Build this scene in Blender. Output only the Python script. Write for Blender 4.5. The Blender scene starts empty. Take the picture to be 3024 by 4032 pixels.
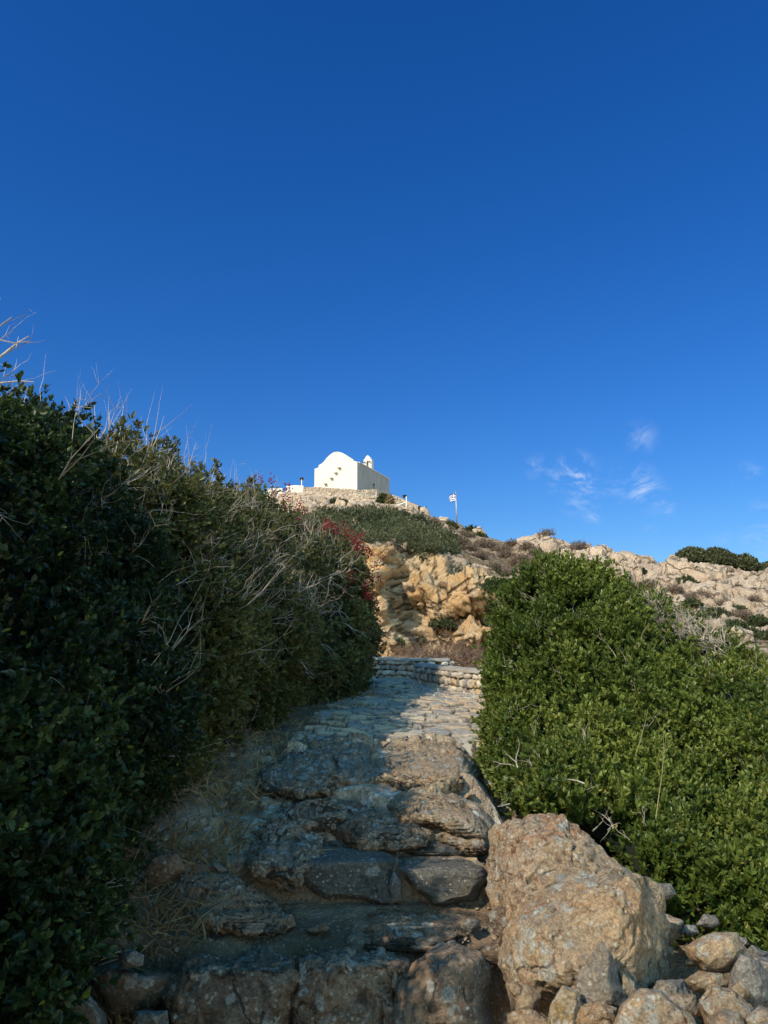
import bpy, bmesh, math, random
import numpy as np

random.seed(7)
RNG = np.random.default_rng(7)
PI = math.pi
col = bpy.context.scene.collection

# ------------------------------------------------------------------ camera model
F = 26.0 / 36.0 * 1024.0
PITCH = math.radians(10.0)
CAMZ = 1.6
cp, sp = math.cos(PITCH), math.sin(PITCH)

def P(px, py, Y):
    """world point that stands Y metres ahead, seen in direction (px, py)"""
    px = np.asarray(px, float); py = np.asarray(py, float); Y = np.asarray(Y, float)
    dx = (px - 384.0) / F; dy = (512.0 - py) / F
    wy = cp - sp * dy; wz = sp + cp * dy
    t = Y / wy
    return np.stack([dx * t, Y + 0 * t, CAMZ + wz * t], -1)

def proj(p):
    p = np.asarray(p, float)
    x, y, z = p[..., 0], p[..., 1], p[..., 2] - CAMZ
    f = y * cp + z * sp; u = -y * sp + z * cp
    return 384 + F * x / f, 512 - F * u / f, f

# ------------------------------------------------------------------ noise
def _h(ix, iy, iz, seed):
    n = (ix.astype(np.int64) * 73856093) ^ (iy.astype(np.int64) * 19349663) ^ (iz.astype(np.int64) * 83492791) ^ (seed * 2654435761)
    n = (n ^ (n >> 13)) * 1274126177
    n = (n ^ (n >> 16)) & 0xFFFFFF
    n = (n * 1103515245 + 12345) & 0x7FFFFFFF
    n = (n ^ (n >> 11)) & 0xFFFFF
    return n / float(0xFFFFF)

def vnoise(p, seed=0):
    i = np.floor(p).astype(np.int64); f = p - i
    f = f * f * f * (f * (f * 6 - 15) + 10)
    x, y, z = i[..., 0], i[..., 1], i[..., 2]
    fx, fy, fz = f[..., 0], f[..., 1], f[..., 2]
    def L(a, b, t): return a + (b - a) * t
    c = [_h(x + a, y + b, z + c_, seed) for c_ in (0, 1) for b in (0, 1) for a in (0, 1)]
    return L(L(L(c[0], c[1], fx), L(c[2], c[3], fx), fy), L(L(c[4], c[5], fx), L(c[6], c[7], fx), fy), fz) * 2 - 1

def fbm(p, octv=4, seed=0, gain=.5):
    p = np.asarray(p, float); a = 1; s = 0; tot = 0
    for o in range(octv):
        s = s + a * vnoise(p + o * 17.3, seed + o); tot += a
        a *= gain; p = p * 2.03
    return s / tot

def ridged(p, octv=4, seed=0):
    p = np.asarray(p, float); a = 1; s = 0; tot = 0
    for o in range(octv):
        s = s + a * (1 - 2 * np.abs(vnoise(p + o * 9.7, seed + o))); tot += a
        a *= .5; p = p * 2.1
    return s / tot

def voronoi(p, seed=0, jit=.9):
    """F1, F2, random of nearest cell, vector to the nearest point"""
    p = np.asarray(p, float); sh = p.shape[:-1]; p = p.reshape(-1, 3)
    i = np.floor(p).astype(np.int64)
    f1 = np.full(len(p), 9.0); f2 = np.full(len(p), 9.0); cid = np.zeros(len(p)); vec = np.zeros_like(p)
    for a in (-1, 0, 1):
        for b in (-1, 0, 1):
            for c in (-1, 0, 1):
                q = i + np.array([a, b, c])
                r = np.stack([_h(q[:, 0], q[:, 1], q[:, 2], seed + k) for k in (11, 23, 37)], -1)
                d = q + .5 + (r - .5) * jit - p
                l = np.sqrt((d * d).sum(-1))
                m = l < f1
                f2 = np.where(m, f1, np.minimum(f2, l))
                f1 = np.where(m, l, f1)
                cid = np.where(m, _h(q[:, 0], q[:, 1], q[:, 2], seed + 51), cid)
                vec = np.where(m[:, None], d, vec)
    return f1.reshape(sh), f2.reshape(sh), cid.reshape(sh), vec.reshape(sh + (3,))

def sstep(a, b, x):
    t = np.clip((x - a) / (b - a), 0, 1); return t * t * (3 - 2 * t)

# ------------------------------------------------------------------ object helpers
def tag(o, label=None, cat=None, group=None, kind=None):
    if label: o['label'] = label
    if cat: o['category'] = cat
    if group: o['group'] = group
    if kind: o['kind'] = kind
    return o

def empty(name, loc, label, cat, group=None, kind=None):
    o = bpy.data.objects.new(name, None); col.objects.link(o)
    o.location = tuple(float(v) for v in loc); o.empty_display_size = .2
    return tag(o, label, cat, group, kind)

def build(name, V, faces, mat, parent=None, origin=None, smooth=False, var=None, midx=None):
    """one mesh object from numpy arrays. faces: (n,k) array or list of such arrays"""
    V = np.asarray(V, np.float64).reshape(-1, 3)
    if not isinstance(faces, (list, tuple)): faces = [faces]
    faces = [np.asarray(f, np.int64) for f in faces if len(f)]
    if parent is not None:
        off = np.array(parent_world(parent))
        org = np.zeros(3) if origin is None else np.array(origin) - off
        world = off + org
    else:
        if origin is None:
            mn, mx = V.min(0), V.max(0); origin = np.array([(mn[0] + mx[0]) / 2, (mn[1] + mx[1]) / 2, mn[2]])
        world = np.array(origin, float); org = world
    me = bpy.data.meshes.new(name)
    me.vertices.add(len(V)); me.vertices.foreach_set('co', (V - world).astype(np.float32).ravel())
    nl = sum(f.size for f in faces); npoly = sum(len(f) for f in faces)
    me.loops.add(nl); me.polygons.add(npoly)
    me.loops.foreach_set('vertex_index', np.concatenate([f.ravel() for f in faces]).astype(np.int32))
    tot = np.concatenate([np.full(len(f), f.shape[1]) for f in faces]).astype(np.int32)
    st = np.concatenate([[0], np.cumsum(tot)[:-1]]).astype(np.int32)
    me.polygons.foreach_set('loop_start', st); me.polygons.foreach_set('loop_total', tot)
    me.polygons.foreach_set('use_smooth', np.full(npoly, bool(smooth)))
    for m in (mat if isinstance(mat, (list, tuple)) else [mat]): me.materials.append(m)
    if midx is not None: me.polygons.foreach_set('material_index', np.asarray(midx, np.int32))
    me.update(calc_edges=True); me.validate()
    if var is not None:
        for k, a in var.items():
            a = np.asarray(a, np.float32)
            dom = 'POINT' if len(a) == len(V) else 'FACE'
            at = me.attributes.new(k, 'FLOAT', dom); at.data.foreach_set('value', a)
    o = bpy.data.objects.new(name, me); col.objects.link(o)
    o.location = tuple(org.tolist())
    if parent is not None: o.parent = parent
    return o

def parent_world(o):
    l = np.array(o.location)
    while o.parent: o = o.parent; l = l + np.array(o.location)
    return l

class MB:
    def __init__(s): s.v = []; s.f = []; s.n = 0
    def add(s, v, f):
        v = [tuple(map(float, q)) for q in v]
        s.v += v; s.f += [tuple(i + s.n for i in q) for q in f]; s.n += len(v)
    def hexa(s, b, t):  # 4 bottom pts ccw, 4 top pts
        s.add(list(b) + list(t), [(3, 2, 1, 0), (4, 5, 6, 7), (0, 1, 5, 4), (1, 2, 6, 5), (2, 3, 7, 6), (3, 0, 4, 7)])
    def box(s, c, ax, ay, az):
        c, ax, ay, az = map(np.array, (c, ax, ay, az))
        b = [c - ax - ay - az, c + ax - ay - az, c + ax + ay - az, c - ax + ay - az]
        t = [q + 2 * az for q in b]; s.hexa(b, t)
    def tube(s, pts, rad, n=6):
        pts = [np.array(p, float) for p in pts]
        if not hasattr(rad, '__len__'): rad = [rad] * len(pts)
        rings = []
        for i, p in enumerate(pts):
            d = pts[min(i + 1, len(pts) - 1)] - pts[max(i - 1, 0)]; d /= (np.linalg.norm(d) + 1e-9)
            a = np.cross(d, [0, 0, 1.0] if abs(d[2]) < .9 else [1.0, 0, 0]); a /= np.linalg.norm(a); b = np.cross(d, a)
            rings.append([p + rad[i] * (math.cos(2 * PI * k / n) * a + math.sin(2 * PI * k / n) * b) for k in range(n)])
        v = [q for r in rings for q in r]; f = []
        for i in range(len(pts) - 1):
            for k in range(n):
                f.append((i * n + k, i * n + (k + 1) % n, (i + 1) * n + (k + 1) % n, (i + 1) * n + k))
        f.append(tuple(range(n))[::-1]); f.append(tuple((len(pts) - 1) * n + k for k in range(n)))
        s.add(v, f)
    def build(s, name, mat, parent=None, origin=None, smooth=False, bevel=0):
        d = {}
        for f in s.f: d.setdefault(len(f), []).append(f)
        o = build(name, np.array(s.v), [np.array(q) for q in d.values()], mat, parent, origin, smooth)
        if bevel:
            m = o.modifiers.new('bevel', 'BEVEL'); m.width = bevel; m.segments = 2
        return o

# ------------------------------------------------------------------ materials
def nt(name):
    m = bpy.data.materials.new(name); m.use_nodes = True
    t = m.node_tree; t.nodes.clear()
    out = t.nodes.new('ShaderNodeOutputMaterial'); b = t.nodes.new('ShaderNodeBsdfPrincipled')
    t.links.new(b.outputs[0], out.inputs[0])
    b.inputs['Roughness'].default_value = .85
    if 'Specular IOR Level' in b.inputs: b.inputs['Specular IOR Level'].default_value = .25
    return m, t, b, out

class G:
    """small node graph helper"""
    def __init__(s, t): s.t = t; s.pos = t.nodes.new('ShaderNodeNewGeometry').outputs['Position']
    def sock(s, n, k, v):
        if isinstance(v, bpy.types.NodeSocket): s.t.links.new(v, n.inputs[k])
        else: n.inputs[k].default_value = v
    def scale(s, vec, sc):
        n = s.t.nodes.new('ShaderNodeMapping'); s.t.links.new(vec, n.inputs[0]); n.inputs['Scale'].default_value = sc; return n.outputs[0]
    def noise(s, sc, det=6, rough=.6, vec=None, dist=0):
        n = s.t.nodes.new('ShaderNodeTexNoise'); s.t.links.new(vec or s.pos, n.inputs['Vector'])
        n.inputs['Scale'].default_value = sc; n.inputs['Detail'].default_value = det; n.inputs['Roughness'].default_value = rough
        n.inputs['Distortion'].default_value = dist; return n.outputs['Fac']
    def vor(s, sc, feat='F1', vec=None, out='Distance', rnd=1):
        n = s.t.nodes.new('ShaderNodeTexVoronoi'); n.feature = feat; s.t.links.new(vec or s.pos, n.inputs['Vector'])
        n.inputs['Scale'].default_value = sc; n.inputs['Randomness'].default_value = rnd; return n.outputs[out]
    def warp(s, vec, sc, amt):
        n = s.t.nodes.new('ShaderNodeTexNoise'); s.t.links.new(vec, n.inputs['Vector']); n.inputs['Scale'].default_value = sc
        n.inputs['Detail'].default_value = 3
        a = s.t.nodes.new('ShaderNodeVectorMath'); a.operation = 'MULTIPLY_ADD'
        s.t.links.new(n.outputs['Color'], a.inputs[0]); a.inputs[1].default_value = (amt,) * 3; s.t.links.new(vec, a.inputs[2])
        return a.outputs[0]
    def math(s, op, a, b=0.0, clamp=False):
        n = s.t.nodes.new('ShaderNodeMath'); n.operation = op; n.use_clamp = clamp; s.sock(n, 0, a); s.sock(n, 1, b); return n.outputs[0]
    def ramp(s, v, a, b, lo=0.0, hi=1.0):
        n = s.t.nodes.new('ShaderNodeMapRange'); n.interpolation_type = 'SMOOTHSTEP'
        s.sock(n, 0, v); n.inputs[1].default_value = a; n.inputs[2].default_value = b; n.inputs[3].default_value = lo; n.inputs[4].default_value = hi
        return n.outputs[0]
    def mix(s, f, a, b):
        n = s.t.nodes.new('ShaderNodeMix'); n.data_type = 'RGBA'; s.sock(n, 0, f)
        for k, v in ((6, a), (7, b)):
            if isinstance(v, bpy.types.NodeSocket): s.t.links.new(v, n.inputs[k])
            else: n.inputs[k].default_value = (*v, 1)
        return n.outputs[2]
    def mul(s, a, f):
        n = s.t.nodes.new('ShaderNodeMix'); n.data_type = 'RGBA'; n.blend_type = 'MULTIPLY'; n.inputs[0].default_value = 1
        s.t.links.new(a, n.inputs[6]); s.t.links.new(f, n.inputs[7]); return n.outputs[2]
    def attr(s, name):
        n = s.t.nodes.new('ShaderNodeAttribute'); n.attribute_name = name; return n.outputs['Fac']
    def bump(s, h, strength, dist, prev=None):
        n = s.t.nodes.new('ShaderNodeBump'); n.inputs['Strength'].default_value = strength; n.inputs['Distance'].default_value = dist
        s.t.links.new(h, n.inputs['Height'])
        if prev is not None: s.t.links.new(prev, n.inputs['Normal'])
        return n.outputs[0]

def rock_mat(name, a, b, dark, patch=None, white=.0, orange=.0, sc=1.0, speck=.0, bumpk=1.0, patchamt=.5, strat=0.0):
    """weathered stone: base a/b, dark staining, patches of fresh stone, lichen"""
    m, t, bs, _ = nt(name); g = G(t)
    w = g.warp(g.pos, 3 * sc, .12 / sc)
    c = g.mix(g.ramp(g.noise(2.2 * sc, 7, .65, w), .38, .62), a, b)
    c = g.mix(g.ramp(g.noise(14 * sc, 6, .75, w), .48, .72, 0, .6), c, dark)
    if patch: c = g.mix(g.ramp(g.noise(2.6 * sc, 7, .7, g.scale(w, (1, 1.3, .8))), .5, .62, 0, patchamt * 1.6), c, patch)
    c = g.mix(g.ramp(g.noise(5 * sc, 8, .8), .55, .66, 0, .5), c, dark)
    if orange:
        f = g.math('MULTIPLY', g.ramp(g.math('ADD', g.vor(20 * sc, vec=g.warp(g.pos, 24, .035)), g.math('MULTIPLY', g.noise(55 * sc, 4, .8), .5)), .62, .42), g.ramp(g.noise(2.2 * sc, 4), .66 - orange * .17, .74 - orange * .16))
        c = g.mix(g.math('MULTIPLY', f, .75), c, (.36, .145, .055))
    if white:
        wv = g.warp(g.pos, 22 * sc, .035 / sc)
        wv = g.warp(g.warp(g.pos, 9 * sc, .10 / sc), 45 * sc, .02 / sc)
        f1 = g.math('MULTIPLY', g.ramp(g.math('ADD', g.vor(11 * sc, vec=wv), g.math('MULTIPLY', g.noise(30 * sc, 5, .8), .35)), .62, .52), g.ramp(g.noise(3.1 * sc, 4, .6), .60 - white * .1, .64 - white * .09))
        f1 = g.math('MULTIPLY', f1, g.ramp(g.noise(60 * sc, 3, .8), .3, .5, .4, 1))
        c = g.mix(g.math('MULTIPLY', f1, .9), c, (.60, .60, .55))
    if speck:
        f2 = g.math('MULTIPLY', g.ramp(g.math('ADD', g.vor(30 * sc, vec=g.warp(g.pos, 50, .02)), g.math('MULTIPLY', g.noise(90, 3, .8), .4)), .50, .44), g.ramp(g.noise(8 * sc, 4, .7), .50 - speck * .08, .54))
        c = g.mix(g.math('MULTIPLY', f2, .85), c, (.72, .68, .58))
    crack = g.math('MULTIPLY', g.ramp(g.vor(2.1 * sc, 'DISTANCE_TO_EDGE', g.warp(g.warp(g.pos, 2.0 * sc, .6 / sc), 9 * sc, .08 / sc)), 0, .022, 1, 0), g.ramp(g.noise(2.3 * sc, 3), .50, .60))
    c = g.mix(g.math('MULTIPLY', crack, .35), c, tuple(q * .35 for q in dark))
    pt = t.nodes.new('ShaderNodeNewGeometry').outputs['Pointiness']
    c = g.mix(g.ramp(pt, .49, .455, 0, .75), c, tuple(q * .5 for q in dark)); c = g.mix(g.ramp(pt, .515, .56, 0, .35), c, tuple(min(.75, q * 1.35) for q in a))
    c = g.mix(g.ramp(g.noise(48 * sc, 5, .85), .35, .75, 0, .55), c, tuple(q * .9 for q in dark))
    gr = g.math('ADD', g.ramp(g.noise(26 * sc, 9, .9), .34, .66, .60, 1.16), g.ramp(g.noise(62 * sc, 4, .9), .40, .60, -.22, .26))
    cm = t.nodes.new('ShaderNodeCombineColor'); [t.links.new(gr, cm.inputs[q_]) for q_ in range(3)]
    c = g.mul(c, cm.outputs[0])
    t.links.new(c, bs.inputs['Base Color'])
    vec = g.scale(w, (1, 1, 1 + strat))
    n = g.bump(g.noise(6 * sc, 10, .72, vec), 1.0 * bumpk, .11 / sc)
    n = g.bump(g.noise(38 * sc, 6, .8), .9 * bumpk, .018 / sc, n)
    n = g.bump(g.vor(30 * sc, vec=g.warp(g.pos, 40, .01)), .35 * bumpk, .008 / sc, n)
    n = g.bump(g.math('MULTIPLY', crack, -1), .8 * bumpk, .03 / sc, n)
    t.links.new(n, bs.inputs['Normal'])
    return m

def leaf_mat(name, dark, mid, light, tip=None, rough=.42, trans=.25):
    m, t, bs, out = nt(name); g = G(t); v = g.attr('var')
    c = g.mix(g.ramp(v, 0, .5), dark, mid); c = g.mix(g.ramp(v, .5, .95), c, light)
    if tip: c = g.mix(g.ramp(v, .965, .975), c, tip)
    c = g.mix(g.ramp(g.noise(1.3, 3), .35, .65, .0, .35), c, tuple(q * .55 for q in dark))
    t.links.new(c, bs.inputs['Base Color']); bs.inputs['Roughness'].default_value = rough
    bs.inputs['Specular IOR Level'].default_value = .28
    tr = t.nodes.new('ShaderNodeBsdfTranslucent'); mixs = t.nodes.new('ShaderNodeMixShader'); mixs.inputs[0].default_value = trans
    g2 = g.mix(.5, c, tuple(min(1, q * 1.6) for q in light)); t.links.new(g2, tr.inputs[0])
    t.links.new(bs.outputs[0], mixs.inputs[1]); t.links.new(tr.outputs[0], mixs.inputs[2]); t.links.new(mixs.outputs[0], out.inputs[0])
    return m

def plain(name, c, rough=.7, metal=0, vary=.25, sc=8, bump=.3, dist=.01):
    m, t, bs, _ = nt(name); g = G(t)
    t.links.new(g.mix(g.ramp(g.noise(sc, 6, .7), .35, .7), c, tuple(q * (1 - vary) for q in c)), bs.inputs['Base Color'])
    bs.inputs['Roughness'].default_value = rough; bs.inputs['Metallic'].default_value = metal
    if bump: t.links.new(g.bump(g.noise(sc * 5, 5), bump, dist), bs.inputs['Normal'])
    return m

M = {}
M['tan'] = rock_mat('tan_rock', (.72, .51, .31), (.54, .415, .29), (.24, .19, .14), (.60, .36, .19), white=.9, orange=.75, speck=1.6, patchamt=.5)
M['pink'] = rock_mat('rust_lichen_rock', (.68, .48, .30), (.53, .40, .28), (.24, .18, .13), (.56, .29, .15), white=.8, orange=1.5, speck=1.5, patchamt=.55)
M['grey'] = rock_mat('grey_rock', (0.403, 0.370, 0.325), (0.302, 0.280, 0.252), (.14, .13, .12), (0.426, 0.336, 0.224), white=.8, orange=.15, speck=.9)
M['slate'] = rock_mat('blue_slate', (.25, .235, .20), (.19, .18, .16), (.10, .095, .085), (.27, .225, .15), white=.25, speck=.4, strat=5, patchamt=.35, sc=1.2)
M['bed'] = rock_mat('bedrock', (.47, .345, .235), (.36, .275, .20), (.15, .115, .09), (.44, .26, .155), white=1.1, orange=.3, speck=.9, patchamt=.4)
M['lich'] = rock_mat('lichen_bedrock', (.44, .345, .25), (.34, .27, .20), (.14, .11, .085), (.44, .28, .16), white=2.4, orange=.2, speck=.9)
M['bedlit'] = rock_mat('sun_toned_bedrock', (.62, .46, .30), (.50, .37, .245), (.21, .155, .115), (.56, .34, .19), white=.8, orange=.4, speck=1.2)  # lighter copy of the bedrock, sunlight put into its colour
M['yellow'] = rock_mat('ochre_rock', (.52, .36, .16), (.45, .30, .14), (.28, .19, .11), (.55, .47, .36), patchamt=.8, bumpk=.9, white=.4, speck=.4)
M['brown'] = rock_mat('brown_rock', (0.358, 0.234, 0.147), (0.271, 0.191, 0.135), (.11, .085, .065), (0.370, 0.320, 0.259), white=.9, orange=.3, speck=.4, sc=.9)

# ground: packed dirt with grit
m, t, bs, _ = nt('dirt'); g = G(t); M['dirt'] = m
c = g.mix(g.ramp(g.noise(3, 6), .4, .62), (.21, .15, .10), (.11, .075, .048))
c = g.mix(g.ramp(g.vor(38, vec=g.warp(g.pos, 30, .03)), .34, .2, 0, .7), c, (.28, .24, .195))
c = g.mix(g.ramp(g.noise(22, 6, .8), .52, .7, 0, .8), c, (.075, .058, .045))
rc_ = g.mix(g.ramp(g.noise(3.2, 7, .7), .4, .6), (.46, .35, .24), (.31, .24, .175))
rc_ = g.mix(g.ramp(g.noise(9, 8, .8), .48, .62, 0, .8), rc_, (.12, .095, .075)); rc_ = g.mix(g.math('MULTIPLY', g.ramp(g.noise(5, 4), .52, .58), g.ramp(g.noise(28, 6, .8), .45, .55)), rc_, (.52, .50, .45))
c = g.mix(g.attr('rocky'), c, rc_)
t.links.new(c, bs.inputs['Base Color'])
n = g.bump(g.noise(9, 8, .7), .8, .04); n = g.bump(g.vor(50), .8, .012, n); n = g.bump(g.noise(90, 4, .8), .6, .006, n)
t.links.new(n, bs.inputs['Normal'])

# flagstones: colour per stone from vertex attribute
m, t, bs, _ = nt('flagstone'); g = G(t); M['flag'] = m
cid = g.attr('cid'); gap = g.attr('gap')
c = g.mix(g.ramp(cid, .2, .45), (.38, .35, .30), (.50, .42, .31)); c = g.mix(g.ramp(cid, .6, .65), c, (.29, .28, .26)); c = g.mix(g.ramp(cid, .86, .88), c, (.54, .41, .27))
c = g.mix(g.ramp(g.noise(12, 7, .75, g.scale(g.pos, (.6, 1.4, 1))), .45, .7, 0, .7), c, (.13, .12, .11))
c = g.mix(g.ramp(g.noise(3, 5), .52, .68, 0, .5), c, (.42, .38, .32))
c = g.mix(gap, c, (.105, .085, .068))
t.links.new(c, bs.inputs['Base Color'])
n = g.bump(g.noise(16, 8, .72), .8, .02); n = g.bump(g.noise(70, 5, .8), .5, .005, n); t.links.new(n, bs.inputs['Normal'])

# hill rock
m, t, bs, _ = nt('hill_rock'); g = G(t); M['hill'] = m
soil = g.attr('soil'); cliff = g.attr('cliff')
w = g.warp(g.pos, .6, .6)
c = g.mix(g.ramp(g.noise(.45, 8, .65, w), .38, .62), (.72, .57, .43), (.62, .46, .33))
oc = g.mix(g.ramp(g.noise(.7, 8, .7, g.scale(w, (1, 1, .7))), .38, .60), (.84, .66, .43), (.80, .48, .21))
oc = g.mix(g.ramp(g.noise(1.1, 8, .75, g.scale(w, (1.3, 1, .45))), .50, .64, 0, .7), oc, (.66, .55, .42))
oc = g.mix(g.ramp(g.noise(4, 8, .8, g.scale(w, (1.2, 1, .6))), .50, .68, 0, .5), oc, (.50, .31, .15))
c = g.mix(cliff, c, oc)
c = g.mix(g.ramp(g.noise(1.6, 8, .75, w), .5, .72, 0, .55), c, (.44, .34, .24))
c = g.mix(g.ramp(g.noise(5.5, 6, .75), .60, .74, 0, .6), c, (.24, .18, .13))
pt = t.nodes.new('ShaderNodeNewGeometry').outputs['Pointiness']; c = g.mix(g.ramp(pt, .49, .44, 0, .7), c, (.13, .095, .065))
sc_ = g.mix(g.ramp(g.noise(3.5, 6, .75), .42, .6), (.26, .185, .11), (.15, .115, .075))
c = g.mix(g.math('MULTIPLY', soil, g.ramp(g.noise(1.8, 6, .7), .38, .52)), c, sc_)
cr = g.ramp(g.vor(.42, 'DISTANCE_TO_EDGE', g.warp(g.pos, .5, 1.4)), 0, .035, 1, 0)
c = g.mix(g.math('MULTIPLY', cr, .5), c, (.10, .075, .055))
t.links.new(c, bs.inputs['Base Color'])
n = g.bump(g.noise(1.3, 12, .75, w), 1.0, .5); n = g.bump(g.noise(7, 8, .8), .9, .10, n); n = g.bump(g.math('MULTIPLY', cr, -1), .9, .2, n)
t.links.new(n, bs.inputs['Normal'])

M['leafR'] = leaf_mat('glossy_green_leaf', (.030, .054, .010), (.082, .120, .020), (.19, .225, .045), (.30, .27, .06), rough=.38, trans=.22)
M['leafL'] = leaf_mat('dark_green_leaf', (.022, .032, .012), (.062, .076, .024), (.165, .165, .05), (.21, .20, .05), rough=.45, trans=.25)
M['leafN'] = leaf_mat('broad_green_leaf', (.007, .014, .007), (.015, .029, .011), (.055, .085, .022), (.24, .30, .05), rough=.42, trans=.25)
M['leafB'] = leaf_mat('olive_leaf', (.024, .034, .012), (.064, .078, .026), (.16, .165, .052), (.25, .20, .07), rough=.5)
M['maquis'] = leaf_mat('maquis_leaf', (.042, .055, .026), (.082, .094, .042), (.145, .145, .075), (.20, .17, .11), rough=.6, trans=.15)
M['olive'] = leaf_mat('hill_shrub_leaf', (.035, .048, .020), (.060, .078, .030), (.10, .11, .045), rough=.6, trans=.15)
M['dry'] = leaf_mat('dry_brown_twigs', (.10, .075, .055), (.165, .12, .088), (.235, .18, .135), rough=.9, trans=.05)
M['straw'] = leaf_mat('straw_blade', (.13, .095, .05), (.21, .16, .085), (.36, .29, .16), rough=.8, trans=.15)
M['core'] = plain('painted_inner_shade', (.012, .016, .008), .95, vary=.5, sc=12)  # near-black colour standing in for the shade inside the shrubs
M['twig'] = plain('pale_grey_twig', (.46, .40, .33), .85, vary=.45, sc=9)
M['twigd'] = plain('brown_twig', (.27, .21, .155), .9, vary=.4, sc=9)
M['stem'] = plain('pale_green_stem', (.28, .27, .12), .7)
M['berry'] = plain('red_berry', (.27, .020, .026), .4, vary=.5, sc=30, bump=0)
M['white'] = plain('whitewash', (.66, .63, .565), .9, vary=.14, sc=1.2, bump=.25, dist=.03)
M['metal'] = plain('galvanised_metal', (.45, .46, .47), .45, .6, sc=6, bump=0)
M['whitem'] = plain('white_painted_metal', (.72, .72, .70), .5, vary=.1, bump=0)
M['black'] = plain('black_metal', (.02, .02, .022), .4, vary=.2, bump=0)
M['glass'] = plain('lamp_glass', (.35, .38, .42), .15, vary=.1, bump=0)
M['door'] = plain('red_brown_door', (.10, .03, .022), .6, vary=.3, bump=0)
M['coping'] = plain('cement_coping', (.34, .31, .265), .9, vary=.3, sc=5, bump=.6, dist=.02)
M['mortar'] = plain('dark_mortar', (.11, .095, .08), .95, vary=.5, sc=14, bump=.6, dist=.03)

# weathered whitewash of the side wall, grey streaks, shade darkened into its colour
m, t, bs, _ = nt('streaked_shade_whitewash'); g = G(t); M['streak'] = m
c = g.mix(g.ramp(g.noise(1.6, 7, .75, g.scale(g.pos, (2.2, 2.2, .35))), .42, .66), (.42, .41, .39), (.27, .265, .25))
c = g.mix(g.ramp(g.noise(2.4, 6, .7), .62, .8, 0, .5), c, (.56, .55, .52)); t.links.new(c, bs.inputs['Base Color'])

# wall stones, one colour per stone
m, t, bs, _ = nt('wall_stone'); g = G(t); M['wstone'] = m
cid = g.attr('var')
c = g.mix(g.ramp(cid, .15, .5), (.62, .55, .45), (.44, .38, .31)); c = g.mix(g.ramp(cid, .78, .82), c, (.52, .38, .22)); c = g.mix(g.ramp(cid, .88, .9), c, (.27, .25, .23))
c = g.mix(g.ramp(g.noise(11, 7, .75), .5, .7, 0, .75), c, (.17, .14, .115)); t.links.new(c, bs.inputs['Base Color'])
n = g.bump(g.noise(14, 8, .72), .9, .03); t.links.new(n, bs.inputs['Normal'])
m, t, bs, _ = nt('terrace_stone'); g = G(t); M['tstone'] = m
c = g.mix(g.ramp(g.attr('var'), .2, .8), (.47, .38, .29), (.34, .26, .19))
c = g.mix(g.ramp(g.noise(2.5, 7, .75), .5, .7, 0, .7), c, (.20, .16, .125)); t.links.new(c, bs.inputs['Base Color'])
t.links.new(g.bump(g.noise(3, 8, .72), .9, .12), bs.inputs['Normal'])
m, t, bs, _ = nt('mortared_rubble'); g = G(t); M['rubble'] = m
wv = g.warp(g.pos, 1.5, .3)
c = g.mix(g.ramp(g.vor(1.9, 'DISTANCE_TO_EDGE', wv), .03, .10), (.50, .43, .34), (.36, .29, .22))
c = g.mix(g.ramp(g.noise(3.5, 6, .7), .5, .7, 0, .7), c, (.22, .18, .14)); t.links.new(c, bs.inputs['Base Color'])
n = g.bump(g.ramp(g.vor(1.9, 'DISTANCE_TO_EDGE', wv), 0, .15), .8, .12); t.links.new(n, bs.inputs['Normal'])

# ------------------------------------------------------------------ rocks
_ico = {}
def ico(sub):
    if sub not in _ico:
        bm = bmesh.new(); bmesh.ops.create_icosphere(bm, subdivisions=sub, radius=1)
        bm.verts.ensure_lookup_table()
        _ico[sub] = (np.array([v.co[:] for v in bm.verts]), np.array([[v.index for v in f.verts] for f in bm.faces])); bm.free()
    return _ico[sub]

def vnormals(V, Fc):
    N = np.zeros_like(V)
    a = V[Fc[:, 0]]
    fn = np.cross(V[Fc[:, 1]] - a, V[Fc[:, 2]] - a)
    for k in range(Fc.shape[1]): np.add.at(N, Fc[:, k], fn)
    return N / (np.linalg.norm(N, axis=1, keepdims=True) + 1e-12)

def outline_radius(poly, cx, cy, th):
    """distance from (cx,cy) to the outline in direction th"""
    r = np.full(th.shape, 1e-3); n = len(poly)
    dx, dy = np.cos(th), np.sin(th)
    for i in range(n):
        x1, y1 = poly[i][0] - cx, -(poly[i][1] - cy); x2, y2 = poly[(i + 1) % n][0] - cx, -(poly[(i + 1) % n][1] - cy)
        ex, ey = x2 - x1, y2 - y1
        den = dx * ey - dy * ex
        with np.errstate(divide='ignore', invalid='ignore'):
            tt = (x1 * ey - y1 * ex) / den; ss = (x1 * dy - y1 * dx) / den
        ok = (tt > 0) & (ss >= -1e-6) & (ss <= 1 + 1e-6) & np.isfinite(tt)
        r = np.where(ok, np.maximum(r, tt), r)
    return r

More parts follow.
